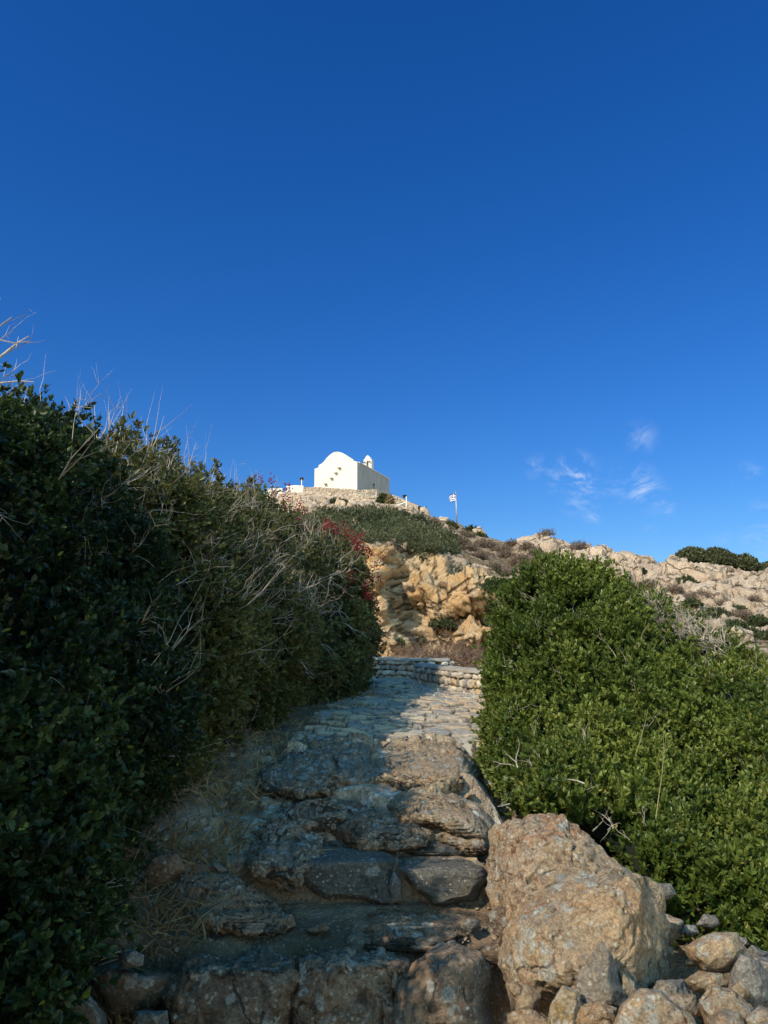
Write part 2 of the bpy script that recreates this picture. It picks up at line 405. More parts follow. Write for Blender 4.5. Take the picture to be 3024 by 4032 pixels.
def rock(name, poly, Y, depth, mat, label, seed=0, sub=5, facets=7, amp=.06, cat='rock', group=None, flat=.55, tiltback=0.0, planes=None, strat=0, nf=1.0, tread=None, lay=False):
    """boulder whose outline seen from the path is poly (pixels) at Y metres; depth = half thickness in m.
    tiltback leans the top away from the viewer"""
    U, Fc = ico(sub); rs = np.random.default_rng(seed + 100)
    U = U.copy()
    pl = list(planes or [])
    while len(pl) < facets:
        n = rs.normal(size=3); n /= np.linalg.norm(n)
        if abs(n[2]) < .4 and rs.random() < .8: continue
        pl.append((n, rs.uniform(.48, .78)))
    for _ in range(38):
        n = rs.normal(size=3); n /= np.linalg.norm(n); pl.append((n, rs.uniform(.72, .92) if abs(n[2]) > .5 else rs.uniform(.84, .97)))
    for n, d in pl:
        n = np.array(n, float); n /= np.linalg.norm(n)
        e = U @ n - d; U = U - n * np.maximum(e, 0)[:, None] * .93
    poly = [(x, y) for x, y in poly]
    cx = sum(p[0] for p in poly) / len(poly); cy = sum(p[1] for p in poly) / len(poly)
    th = np.arctan2(U[:, 1], U[:, 0]); rho = np.hypot(U[:, 0], U[:, 1])
    R = outline_radius(poly, cx, cy, th)
    rr = R * np.clip(rho * (1.12 if sub > 5 else 1.22), 0, 1.06) ** flat
    k = Y / F / cp
    px = cx + rr * np.cos(th); py = cy - rr * np.sin(th); uz = U[:, 2]
    Yd = Y - np.sign(uz) * np.abs(uz) ** (.6 if tread else .85) * depth + tiltback * (cy - py) * k
    if tread:      # horizontal top face above the row tread[0]
        dy = (512 - py) / F; m_ = (sp + cp * dy) / (cp - sp * dy); db = (512 - tread[0]) / F; mb_ = (sp + cp * db) / (cp - sp * db)
        Yb = Y - depth * .8; Yd = Yd + np.where(py < tread[0], np.clip(mb_ / np.minimum(m_, -.01) - 1, 0, 1) * Yb, 0)
    if lay:        # bedrock lying on the ground: follow the terrain, bulge out of it
        ray = P(px, py, 1.0); dirx, dirz = ray[:, 0], ray[:, 2] - CAMZ; Yg_ = np.full(len(px), 30.0)
        for yy in np.arange(24, 3.2, -.04):
            hit = CAMZ + dirz * yy < gz(dirx * yy, yy); Yg_ = np.where(hit, yy, Yg_)
        Yd = Yg_ - np.where(uz > 0, np.maximum(uz, 0) ** .7 * depth * .6, -.35 * depth * np.abs(uz)) - .03
    V = P(px, py, Yd)
    N = vnormals(V, Fc); size = (R.mean() * k)
    q = V / size * nf
    if strat: q = q * np.array([1, 1, 1 + strat])
    d = fbm(q * 1.4, 3, seed) * amp * 1.2 + ridged(q * 2.6, 3, seed + 5) * amp * .28 + fbm(q * 9, 3, seed + 9) * amp * .22
    f1, f2, cid, _ = voronoi(q * 1.5 + fbm(q * 2, 2, seed)[:, None] * .5, seed)
    d = d + (cid - .5) * amp * .8 - sstep(.05, 0, f2 - f1) * amp * .35
    wq = q * 3.3 + np.stack([fbm(q * 3, 2, seed + k_) for k_ in (4, 5, 6)], -1) * .3
    h1, h2, hc, hv = voronoi(wq, seed + 8); tl = np.stack([hc, (hc * 7) % 1, (hc * 13) % 1], -1) - .5
    d = d + (hv * tl).sum(-1) * amp * 1.3
    V = V + N * (d * size)[:, None]
    o = build(name, V, Fc, mat, smooth=True)
    tag(o, label, cat, group)
    return o

def vb(pts):  # coordinates read off the 1659 px wide view of the photo
    return [(x * .46293, y * .46293) for x, y in pts]

# ------------------------------------------------------------------ ground
KY = [-60, 0, 3.6, 4.30, 4.42, 4.6, 4.86, 4.98, 5.3, 5.6, 6.0, 6.6, 7.4, 7.7, 10, 13, 17, 20, 60, 3000]
KZ = [-.8, -.55, -.50, -.42, -.06, -.03, .00, .20, .27, .36, .44, .52, .60, .64, .67, .70, .74, .80, .8, .8]
RY = [-60, 0, 3.6, 4.6, 5.5, 7, 9, 13, 17, 20, 60, 3000]
RZ = [-.9, -.7, -.60, -.45, -.2, .1, .45, .66, .72, .8, .8, .8]
def gz(x, y):
    a = np.interp(y, KY, KZ); b = np.interp(y, RY, RZ)
    w = sstep(.62, 1.15, x)
    z = a * (1 - w) + b * w
    z = z + sstep(-.9, -2.6, x) * .28 + sstep(4, 20, np.abs(x)) * -.3
    return z

def axis(segs):
    out = []
    for a, b, n in segs: out += list(np.linspace(a, b, n, endpoint=False))
    out.append(segs[-1][1]); return np.array(out)

def grid_faces(nr, nc):
    i = np.arange(nr - 1)[:, None] * nc + np.arange(nc - 1)[None, :]
    return np.stack([i, i + 1, i + nc + 1, i + nc], -1).reshape(-1, 4)

xs = axis([(-3000, -60, 8), (-60, -6, 20), (-6, -2.4, 40), (-2.4, 2.6, 260), (2.6, 7, 40), (7, 60, 20), (60, 3000, 8)])
ys = axis([(-500, -10, 8), (-10, 3.4, 20), (3.4, 9, 330), (9, 20, 180), (20, 60, 20), (60, 3000, 12)])
X, Yg = np.meshgrid(xs, ys)
Z = gz(X, Yg)
q = np.stack([X, Yg, Z * 0], -1)
near = sstep(25, 12, Yg) * sstep(9, 5, np.abs(X))
d = fbm(q * 1.3, 4, 3) * .06 + fbm(q * 6, 4, 8) * .025 + ridged(q * 3.1, 3, 4) * .018
f1, f2, cidg, _ = voronoi(q * np.array([9, 9, 1]), 5)
st = (cidg > .70) * sstep(.42, .12, f1) * .022 * (cidg)
rocky = sstep(-1.45, -1.0, X + .25 * fbm(q * 1.5, 3, 40)) * sstep(1.35, 1.0, X) * sstep(4.95, 5.05, Yg) * sstep(7.7, 7.4, Yg)
wq = q * np.array([2.3, 3.0, 1]) + .5 * np.stack([fbm(q * 2, 3, 41), fbm(q * 2, 3, 42), X * 0], -1)
r1, r2, rc, rv = voronoi(wq, 13)
crag = (rc - .45) * .13 + rv[..., 0] * (rc - .5) * .12 + rv[..., 1] * (((rc * 7) % 1) - .3) * .14 + ridged(q * 5, 4, 12) * .022
Z = Z + (d + st) * near + rocky * (crag - .01)
build('ground', np.stack([X, Yg, Z], -1), grid_faces(*X.shape), M['dirt'], smooth=True, origin=(0, 0, 0), var={'rocky': rocky.ravel()})['kind'] = 'structure'

# ------------------------------------------------------------------ paved path
def path_lr(y):
    l = np.interp(y, [7.2, 8, 10, 11.5, 13, 14.5, 16, 18.5], [-1.0, -.85, -.9, -.7, -.5, -1.2, -2.6, -4.2])
    r = np.interp(y, [7.2, 9, 11, 12.5, 14, 16, 17.2, 18.5], [1.45, 1.75, 2.0, 1.85, 1.5, 1.0, .6, .2])
    return l, r
us = np.linspace(0, 1, 330); vs = axis([(7.45, 11, 230), (11, 18.6, 240)])
U_, V_ = np.meshgrid(us, vs); l, r = path_lr(V_)
X = l + (r - l) * U_; Yp = V_ + .05 * fbm(np.stack([X * 3, V_ * 0, V_ * 0], -1), 3, 2) * sstep(7.8, 7.45, V_)
q = np.stack([X * 4.2, Yp * 6.6, X * 0 + .5], -1); q = q + .55 * np.stack([fbm(q * .8, 3, 1), fbm(q * .8, 3, 2), X * 0], -1)
q[..., 2] = .5
f1, f2, cid, vec = voronoi(q, 3, 1.0)
gap = sstep(.13, .03, f2 - f1)
z = gz(X * .3, Yp) + .045 + (cid - .5) * .055 + (vec[..., 0] * (cid - .5) * .05) + vec[..., 1] * (((cid * 7.7) % 1) - .5) * .07
z = z + fbm(np.stack([X, Yp, X * 0], -1) * 9, 4, 4) * .010 - gap * .04
z = np.where((U_ < .004) | (U_ > .996), z - .3, z); z[0, :] -= .15
build('path', np.stack([X, Yp, z], -1), grid_faces(*X.shape), M['flag'], smooth=True, origin=(0, 0, 0),
      var={'cid': cid.ravel(), 'gap': gap.ravel()})['kind'] = 'structure'

# ------------------------------------------------------------------ hill
def cr(xk, yk, x):  # smooth monotone-ish interpolation
    return np.interp(x, xk, yk)
HC = np.linspace(-260, 1080, 900)
ks = [-260, 0, 200, 270, 300, 330, 357, 390, 405, 418, 432, 444, 457, 470, 485, 505, 513, 520, 540, 548, 556, 575, 600, 640, 680, 720, 768, 900, 1080]
ksy = [560, 520, 505, 497, 494, 496, 500, 502, 505, 511, 517, 519, 523, 530, 536, 543, 543, 538, 537, 535.5, 539, 547, 549, 556, 560, 566, 572, 600, 640]
kY = [76, 76, 76, 76, 76, 76, 76, 76, 75, 74, 73, 72, 70, 67, 63, 59, 57, 55, 55, 55, 55, 54, 53, 52, 51, 49, 47, 44, 42]
Spy, SY = cr(ks, ksy, HC), cr(ks, kY, HC)
kc = [-260, 0, 250, 340, 375, 388, 400, 425, 445, 470, 490, 510, 530, 560, 620, 700, 768, 900, 1080]
kcy = [600, 590, 560, 552, 548, 543, 543, 553, 562, 570, 580, 592, 604, 622, 640, 655, 668, 700, 740]
kcY = [24, 24, 23.5, 23.2, 23, 23.2, 23.5, 24, 24.5, 24.5, 24.3, 24, 23.5, 23, 22, 20, 19, 18, 18]
Cpy, CY = cr(kc, kcy, HC), cr(kc, kcY, HC)
kf = [-260, 340, 400, 480, 540, 600, 700, 768, 900, 1080]
kfY = [20.5, 20.8, 21.2, 21.0, 20.6, 18.5, 16, 15, 14, 14]
FY = cr(kf, kfY, HC)
foot = P(HC, 640, FY); foot[:, 2] = .55
rows = []
nb = 150
top = P(HC, Cpy, CY)
for i in range(nb):   # foot -> cliff top
    s = i / nb
    p = foot * (1 - s) + top * s
    rows.append(p)
sky = P(HC, Spy, SY)
nm = 260
for i in range(nm):   # cliff top -> skyline
    s = i / nm; ss = s ** 1.25
    p = top * (1 - ss) + sky * ss
    p[:, 2] += math.sin(PI * s) * (-1.2)
    rows.append(p)
nbk = 50
for i in range(nbk + 1):
    s = i / nbk
    p = sky.copy(); p[:, 0] *= 1 + s * .5; p[:, 1] += s * 40; p[:, 2] -= s * s * 10 + sstep(.02, .1, s) * .5
    rows.append(p)
HV = np.array(rows)
nr, nc = HV.shape[:2]
ridx = np.arange(nr)[:, None] * np.ones((1, nc))
cx_ = HC[None, :] * np.ones((nr, 1))
flat3 = HV.reshape(-1, 3)
cliffm = (sstep(nb + 4, nb - 14, ridx) * sstep(575, 535, cx_))
# large forms on the cliff, laid out in metres along it
px_, py_, _ = proj(HV)
def blob(cx, cy, rx, ry, ang=0):
    a = math.radians(ang); dx = px_ - cx; dy = py_ - cy
    u = dx * math.cos(a) + dy * math.sin(a); v = -dx * math.sin(a) + dy * math.cos(a)
    return np.exp(-((u / rx) ** 2 + (v / ry) ** 2))
push = (1.0 * blob(380, 600, 12, 60, -12) - .35 * blob(405, 610, 10, 40, -15) + .7 * blob(425, 590, 22, 28)
        + 1.5 * blob(475, 600, 34, 11, -8) - 1.3 * blob(478, 620, 34, 7, -8) + .5 * blob(455, 615, 20, 8, -20) + .7 * blob(475, 632, 32, 10)
        - .8 * blob(450, 654, 45, 7, 0) + .3 * blob(402, 628, 12, 20)) * cliffm
dirv = np.array([0, -1.0, .12])
HV = HV + push[..., None] * dirv
q = HV.copy()
wq = q + 1.1 * np.stack([fbm(q * .35, 3, 1), fbm(q * .35, 3, 2), fbm(q * .35, 3, 3)], -1)
f1, f2, cidc, vec = voronoi(wq * np.array([.33, .33, .5]), 4)
g1, g2, cid2, vec2 = voronoi(wq * np.array([.95, .95, 1.3]), 9)
dist = np.clip(HV[..., 1] / 60, .3, 1)
blocky = (cidc - .5) * 1.1 + (vec * (np.stack([cidc, (cidc * 7) % 1, (cidc * 13) % 1], -1) - .5)).sum(-1) * 1.3 - sstep(.10, 0, f2 - f1) * .7
small = (cid2 - .5) * .42 + (vec2 * (np.stack([cid2, (cid2 * 7) % 1, (cid2 * 13) % 1], -1) - .5)).sum(-1) * .5 - sstep(.12, 0, g2 - g1) * .25
e1, e2, cid3, vec3 = voronoi(wq * np.array([2.6, 2.6, 3.4]), 19)
tiny = (cid3 - .5) * .14 + (vec3 * (np.stack([cid3, (cid3 * 7) % 1, (cid3 * 13) % 1], -1) - .5)).sum(-1) * .22 - sstep(.12, 0, e2 - e1) * .10
soil = sstep(-.05, .30, fbm(q * .13, 4, 21) + .12) * (1 - cliffm)
right = sstep(585, 640, cx_)
soil = soil * (1 - .85 * right * sstep(nb + 90, nb + 150, ridx))
soil = np.maximum(soil, .6 * sstep(nb + 100, nb + 20, ridx) * (1 - cliffm))
amp = (1 - .72 * soil)
disp = (blocky * (.85 + .35 * right) * dist + small * (.7 + .5 * dist) + tiny * 1.1 * (1 - .6 * right)) * amp + ridged(q * .5, 4, 3) * .28 * dist * amp + fbm(q * 2.2, 4, 6) * .13
disp = np.where(cliffm > .01, disp * (1 - cliffm) + cliffm * (blocky * .50 + small * .75 + tiny * .6 + ridged(q * np.array([.9, .9, .6]), 5, 8) * .42 + ridged(q * 3, 4, 2) * .14), disp)
t1 = np.gradient(HV, axis=1); t0 = np.gradient(HV, axis=0); N = np.cross(t1, t0); N /= np.linalg.norm(N, axis=-1, keepdims=True) + 1e-9
fade = sstep(0, 8, ridx)
# keep the skyline close to its drawn height
near_sky = np.exp(-((ridx - (nb + nm)) / 26.0) ** 2)
disp = disp * (1 - .45 * near_sky)
plat = ((cx_ < 432) & (ridx > nb + nm - 30))
disp = np.where(plat, disp * .35, disp)
HV = HV + N * (disp * fade)[..., None]
build('hillside', HV, grid_faces(nr, nc), M['hill'], smooth=True, origin=(0, 21, .5),
      var={'soil': soil.ravel(), 'cliff': cliffm.ravel()})['kind'] = 'structure'
hpx, hpy, hdep = proj(HV)
HN = np.cross(np.gradient(HV, axis=1), np.gradient(HV, axis=0)); HN /= np.linalg.norm(HN, axis=-1, keepdims=True) + 1e-9

def on_hill(px, py):
    c = (hpx - px) ** 2 + (hpy - py) ** 2 + (ridx > nb + nm + 3) * 50
    m = c < c.min() + 1.0
    k = np.where(m, hdep, 1e9).argmin()
    return HV.reshape(-1, 3)[k]

# ------------------------------------------------------------------ leaves
def leaf_template(detail):
    if detail:   # folded oval, 6 verts, 2 quads ; local x width, y length, z normal
        v = np.array([[0, 0, 0], [.19, .32, .05], [.19, .70, .05], [0, 1, -.03], [-.19, .70, .05], [-.19, .32, .05]])
        f = np.array([[0, 1, 2, 3], [0, 3, 4, 5]])
    else:
        v = np.array([[0, 0, 0], [.34, .5, .05], [0, 1, -.03], [-.34, .5, .05]]); f = np.array([[0, 1, 2, 3]])
    return v, f

def frames(d, rs):
    d = d / (np.linalg.norm(d, axis=-1, keepdims=True) + 1e-9)
    r = rs.normal(size=d.shape); x = np.cross(d, r); x /= np.linalg.norm(x, axis=-1, keepdims=True) + 1e-9
    return x, d, np.cross(x, d)

def leaves(pos, axisv, per, length, rs, detail=True, spread=(.35, 1.15), width=1.0, stem=1.0, varbase=None, flat_up=0.0):
    """clusters of leaves at pos (n,3) splayed round axisv (n,3)"""
    n = len(pos)
    x, y, z = frames(axisv, rs)
    ang = (np.arange(per)[None, :] / per * 2 * PI * 1.618 * 1.0 + rs.uniform(0, 6.28, (n, 1)) + rs.normal(0, .25, (n, per)))
    sp_ = rs.uniform(*spread, (n, per))
    dirs = (np.cos(sp_)[..., None] * y[:, None] + np.sin(sp_)[..., None] * (np.cos(ang)[..., None] * x[:, None] + np.sin(ang)[..., None] * z[:, None]))
    L = length if hasattr(length, '__len__') else np.full(n, length)
    base = pos[:, None] + y[:, None] * (rs.uniform(-.6, .7, (n, per)) * L[:, None] * stem)[..., None]
    D = dirs.reshape(-1, 3); B = base.reshape(-1, 3); yy = np.repeat(y, per, 0)
    wx = np.cross(D, yy); wx /= np.linalg.norm(wx, axis=-1, keepdims=True) + 1e-9
    rnd = rs.normal(0, .45, len(D)); wz = np.cross(wx, D)
    wx2 = wx * np.cos(rnd)[:, None] + wz * np.sin(rnd)[:, None]; wz2 = np.cross(wx2, D)
    S = (np.repeat(L, per) * rs.uniform(.65, 1.2, len(D)))[:, None]
    tv, tf = leaf_template(detail)
    V = (B[:, None] + S[:, None] * (tv[None, :, 0:1] * width * wx2[:, None] + tv[None, :, 1:2] * D[:, None] + tv[None, :, 2:3] * wz2[:, None])).reshape(-1, 3)
    Fc = (tf[None] + (np.arange(len(D)) * len(tv))[:, None, None]).reshape(-1, 4)
    vb_ = rs.beta(2, 2.2, n) if varbase is None else varbase
    va = np.clip(np.repeat(vb_, per) * .94 + rs.normal(0, .06, len(D)), 0, .955)
    va = np.where(rs.random(len(D)) < .010, 1.0, va)
    return V, Fc, np.repeat(va, len(tf))

def catmull(Pk, n):
    """Pk (k,...,3) -> n samples along axis 0"""
    Pk = np.asarray(Pk, float); k = len(Pk); t = np.linspace(0, k - 1, n); i = np.clip(np.floor(t).astype(int), 0, k - 2); f = (t - i)
    f = f.reshape((-1,) + (1,) * (Pk.ndim - 1))
    p1, p2 = Pk[i], Pk[i + 1]; p0 = Pk[np.maximum(i - 1, 0)]; p3 = Pk[np.minimum(i + 2, k - 1)]
    return .5 * (2 * p1 + (p2 - p0) * f + (2 * p0 - 5 * p1 + 4 * p2 - p3) * f * f + (3 * p1 - p0 - 3 * p2 + p3) * f ** 3)

def loft(ctrl, nu, nv, lump=.15, lsc=1.3, seed=0):
    """ctrl [row][col][3] -> surface grid displaced by leafy lumps, with outward normals"""
    C = np.asarray(ctrl, float)
    S = catmull(C, nu); S = np.swapaxes(catmull(np.swapaxes(S, 0, 1), nv), 0, 1)
    N = np.cross(np.gradient(S, axis=1), np.gradient(S, axis=0)); N /= np.linalg.norm(N, axis=-1, keepdims=True) + 1e-9
    d = fbm(S * lsc, 3, seed) * lump * 1.3 + ridged(S * lsc * 2.1, 2, seed + 3) * lump * .5
    S = S + N * d[..., None]
    N = np.cross(np.gradient(S, axis=1), np.gradient(S, axis=0)); N /= np.linalg.norm(N, axis=-1, keepdims=True) + 1e-9
    return S, N

def sample(S, N, n, rs, dens=None, view=True):
    a = S[:-1, :-1]; b = S[:-1, 1:]; c = S[1:, :-1]; d = S[1:, 1:]
    A = np.linalg.norm(np.cross(b - a, c - a), axis=-1)
    if dens is not None: A = A * dens[:-1, :-1]
    k = rs.choice(A.size, n, p=(A / A.sum()).ravel()); i, j = np.unravel_index(k, A.shape)
    u, v = rs.random((n, 1)), rs.random((n, 1))
    p = (a[i, j] * (1 - u) * (1 - v) + b[i, j] * u * (1 - v) + c[i, j] * (1 - u) * v + d[i, j] * u * v)
    return p, N[i, j]

def branch(mb, p, d, L, r, rs, lvl, up=.25, n=3, wig=.25, kids=3, segs=4):
    p = np.array(p, float); d = np.array(d, float); d /= np.linalg.norm(d)
    pts = [p.copy()]; rads = [r]
    for s in range(segs):
        d = d + rs.normal(0, wig, 3) * .5 + np.array([0, 0, up * .2]); d /= np.linalg.norm(d)
        p = p + d * L / segs; pts.append(p.copy()); rads.append(r * (1 - .75 * (s + 1) / segs))
        if lvl > 0 and s > 0 or (lvl > 0 and s == 0 and rs.random() < .3):
            for _ in range(rs.integers(0, kids + 1) if s < segs - 1 else 1):
                e = d + rs.normal(0, .55, 3); branch(mb, p, e, L * rs.uniform(.3, .6), r * (1 - .75 * (s + 1) / segs) * .8 + r * .1, rs, lvl - 1, up, n, wig, kids, 3)
    mb.tube(pts, rads, n)

def shrub_surface(name, ctrl, label, leafmat, nclus, per, L, seed, lump=.15, lsc=1.3, nu=60, nv=90, detail=True, depth=.22, dens=None,
                  width=1.0, holes=.35, core=.22, upb=.5, base=None, outb=1.0, cat='shrub', extra=None, Lfun=None, spread=(.35, 1.15), inward=(-.30, 0, -.14), tuft=.05, inset=0.0):
    rs = np.random.default_rng(seed)
    S, N = loft(ctrl, nu, nv, lump, lsc, seed)
    o = base if base is not None else (S[..., 0].mean(), S[..., 1].mean(), S[..., 2].min())
    root = empty(name, o, label, cat)
    dn = None if dens is None else dens(S)
    hol = sstep(-.35, .05, fbm(S * 2.6, 3, seed + 7)) * (1 + holes * .2) + .10
    nch = 5
    p, nrm = sample(S, N, nclus // nch, rs, hol if dn is None else hol * dn)
    dep = np.minimum(rs.exponential(depth * .55, len(p)), depth * 2) - (rs.random(len(p)) ** 3) * depth * .7
    p = np.repeat(p - nrm * (dep[:, None] + inset), nch, 0); nrm = np.repeat(nrm, nch, 0); dep = np.repeat(dep, nch)
    off = rs.normal(0, 1, p.shape); p = p + off * tuft
    keep = p[:, 2] > gz(p[:, 0], p[:, 1]) + .02; p, nrm, off, dep = p[keep], nrm[keep], off[keep], dep[keep]
    ax = nrm * outb + np.array([0, 0, upb]) + off * .45 + rs.normal(0, .2, p.shape)
    LL = np.full(len(p), L) if Lfun is None else Lfun(p)
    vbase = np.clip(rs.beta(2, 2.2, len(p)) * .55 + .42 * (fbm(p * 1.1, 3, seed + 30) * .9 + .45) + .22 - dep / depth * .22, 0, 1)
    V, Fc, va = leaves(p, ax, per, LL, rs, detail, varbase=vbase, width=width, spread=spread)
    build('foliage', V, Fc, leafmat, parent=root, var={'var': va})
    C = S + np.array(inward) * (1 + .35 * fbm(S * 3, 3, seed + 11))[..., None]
    build('inner_shade_sheet', C, grid_faces(*C.shape[:2]), M['core'], parent=root, smooth=True)  # added dark sheet behind the leaves, stands in for inner shade
    return root, S, N, rs

# ------------------------------------------------------------------ right-hand shrub
def lift(rows): return [[P(*q) for q in r] for r in rows]
Rrows = lift([
    [(486, 770, 8.4), (488, 782, 6.9), (520, 806, 5.9), (566, 812, 5.6), (610, 840, 5.3), (650, 872, 5.05), (702, 918, 4.85), (780, 952, 4.8), (930, 1000, 4.8)],
    [(482, 745, 8.6), (480, 748, 7.2), (510, 775, 6.1), (560, 790, 5.75), (606, 812, 5.5), (655, 836, 5.3), (706, 872, 5.1), (785, 905, 5.0), (930, 940, 5.0)],
    [(488, 700, 9.2), (486, 706, 7.9), (512, 712, 6.9), (560, 722, 6.5), (616, 742, 6.2), (676, 765, 6.0), (735, 790, 5.9), (800, 812, 5.9), (940, 840, 5.9)],
    [(506, 640, 9.8), (500, 640, 8.7), (518, 636, 7.9), (562, 640, 7.4), (620, 664, 7.1), (680, 696, 6.9), (735, 712, 6.8), (800, 724, 6.8), (940, 760, 6.8)],
    [(518, 605, 10), (512, 602, 9.2), (528, 586, 8.6), (560, 582, 8.2), (606, 592, 8.0), (655, 620, 7.9), (715, 655, 7.8), (790, 676, 7.7), (940, 710, 7.7)],
    [(530, 592, 10.2), (524, 590, 9.7), (536, 574, 9.2), (560, 567, 9.0), (598, 572, 8.9), (645, 598, 8.9), (700, 634, 8.7), (780, 666, 8.6), (930, 700, 8.5)],
])
bk = [[np.array(p) + np.array([.1, .9, -.5]) for p in Rrows[-1]], [np.array([p[0] + .2, p[1] + 1.6, .3]) for p in Rrows[-1]]]
Rrows = Rrows + bk
shR, SR, NR, rs = shrub_surface('mastic_shrub', Rrows, 'broad sunlit green shrub with glossy leaves filling the right side behind the boulders', M['leafR'],
                         38000, 10, .046, 41, lump=.19, lsc=1.5, nu=80, nv=110, depth=.16, core=.27, upb=.75, spread=(.2, .95), inward=(.20, .44, -.22), holes=.75, inset=.13, tuft=.055,
                         dens=lambda S: np.clip(1.6 * np.exp(-((S[..., 1] - 5.0) / 4.5)), .25, 2) * (S[..., 0] < 4.6) + .02)
mb = MB()
p, nrm = sample(SR, NR, 420, rs, (SR[..., 0] < 4.6) * (SR[..., 1] < 9.2) * 1.0)
for a, n_ in zip(p, nrm):
    pr = proj(a); top = (pr[0] > 610) and (pr[1] < 690)
    if not top and rs.random() < .3: continue
    branch(mb, a - n_ * .26, n_ * .5 + np.array([-.2, 0, .5]) + rs.normal(0, .6, 3), rs.uniform(.14, .28), .0055, rs, 2, n=4, kids=1, wig=.45)
# bleached bare twigs along the right shoulder
for i in range(130):
    s = rs.random(); a = P(632 + 92 * s + rs.normal(0, 4), 600 + 48 * s + rs.normal(6, 6), 8.3 - .2 * s)
    branch(mb, a, np.array([-.35, -.1, .55]) + rs.normal(0, .45, 3), rs.uniform(.14, .30), .007, rs, 2, n=3, kids=2, wig=.5)
mb.build('bare_branch', M['twig'], parent=shR)
mb = MB()
for i in range(2):
    mb = MB(); a = P(640 + i * 14 + rs.normal(0, 5), 800 + rs.normal(0, 30) + i * 6, 5.2)
    branch(mb, a, np.array([.25, -.1, .9]) + rs.normal(0, .2, 3), rs.uniform(.3, .6), .0035, rs, 1, n=3, kids=1, wig=.12)
    mb.build('green_stem', M['stem'], parent=shR)

# ------------------------------------------------------------------ left-hand hedge: three shrubs growing into one another
PROF = [(0, 0), (-.10, .16), (-.16, .38), (-.02, .62), (.30, .84), (.68, .96), (1.0, 1.0), (1.4, .90), (1.9, .55), (2.2, .0)]
def sections(stn):
    rows = [[] for _ in PROF]
    for F_, R_ in stn:
        F_ = np.array(F_, float); R_ = np.array(R_, float); h = R_[:2] - F_[:2]
        for k, (a, b) in enumerate(PROF):
            if b == 0 and a > 1: z = F_[2]
            else: z = F_[2] + (R_[2] - F_[2]) * b
            rows[k].append(np.array([F_[0] + h[0] * a, F_[1] + h[1] * a, z]))
    return rows
near_st = [((-1.95, -2.2, -.5), (-2.9, -2.2, 2.2)), ((-1.55, -1, -.5), (-2.7, -1, 2.8)), ((-1.4, 1, -.5), (-2.55, 1, 2.9)), ((-1.45, 2.6, -.45), (-2.5, 2.6, 2.8)), ((-1.56, 3.6, -.35), (-2.5, 3.6, 2.9)),
           ((-1.60, 4.4, -.1), (-2.5, 4.4, 3.02)), ((-1.68, 5.2, .2), (-2.55, 5.3, 3.12)), ((-2.0, 6.0, .4), (-2.8, 6.1, 2.8))]
mid_st = [((-2.3, 5.0, .4), (-2.9, 4.8, 2.6)), ((-1.72, 5.6, .35), (-2.55, 5.5, 3.1)), ((-1.54, 6.6, .48), (-2.5, 6.6, 3.14)), ((-1.42, 7.8, .58), (-2.5, 7.8, 3.22)), ((-1.28, 8.8, .62), (-2.5, 9, 3.33)),
          ((-1.28, 9.8, .65), (-2.5, 10, 3.48)), ((-1.28, 10.8, .66), (-2.5, 11.2, 3.6)), ((-1.5, 11.8, .68), (-2.7, 12.4, 3.8))]
end_st = [((-1.75, 10.0, .66), (-2.7, 10.6, 3.2)), ((-1.25, 10.6, .66), (-2.5, 11.6, 3.75)), ((-.92, 11.6, .68), (-2.35, 12.9, 3.85)), ((-.60, 12.6, .70), (-1.9, 14.0, 3.75)), ((-.42, 13.4, .70), (-1.4, 14.6, 3.5)),
          ((-.36, 14.1, .70), (-1.0, 15.0, 3.2)), ((-.5, 14.9, .72), (-1.0, 15.6, 2.95)), ((-1.2, 15.8, .74), (-1.7, 16.4, 2.6))]
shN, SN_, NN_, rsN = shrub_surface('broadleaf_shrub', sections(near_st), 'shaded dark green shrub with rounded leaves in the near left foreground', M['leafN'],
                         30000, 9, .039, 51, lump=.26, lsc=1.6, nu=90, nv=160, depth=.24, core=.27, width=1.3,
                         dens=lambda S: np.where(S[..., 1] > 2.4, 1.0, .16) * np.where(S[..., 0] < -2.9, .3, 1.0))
shM, SM, NM, rsM = shrub_surface('twiggy_shrub', sections(mid_st), 'long tall shrub with many bare grey twigs along the left of the path', M['leafL'],
                         27000, 8, .052, 52, lump=.26, lsc=1.1, nu=70, nv=130, depth=.22, core=.28, spread=(.25, 1.0), width=1.1,
                         dens=lambda S: np.where(S[..., 0] < -2.9, .35, 1.0))
shE, SE, NE, rsE = shrub_surface('berry_shrub', sections(end_st), 'shrub with red berry clusters at the far end of the left hedge, below the chapel', M['leafB'],
                         17000, 7, .060, 53, lump=.22, lsc=1.0, nu=70, nv=110, depth=.25, core=.28, detail=False,
                         dens=lambda S: np.where(S[..., 0] < -3.2, .3, 1.0))
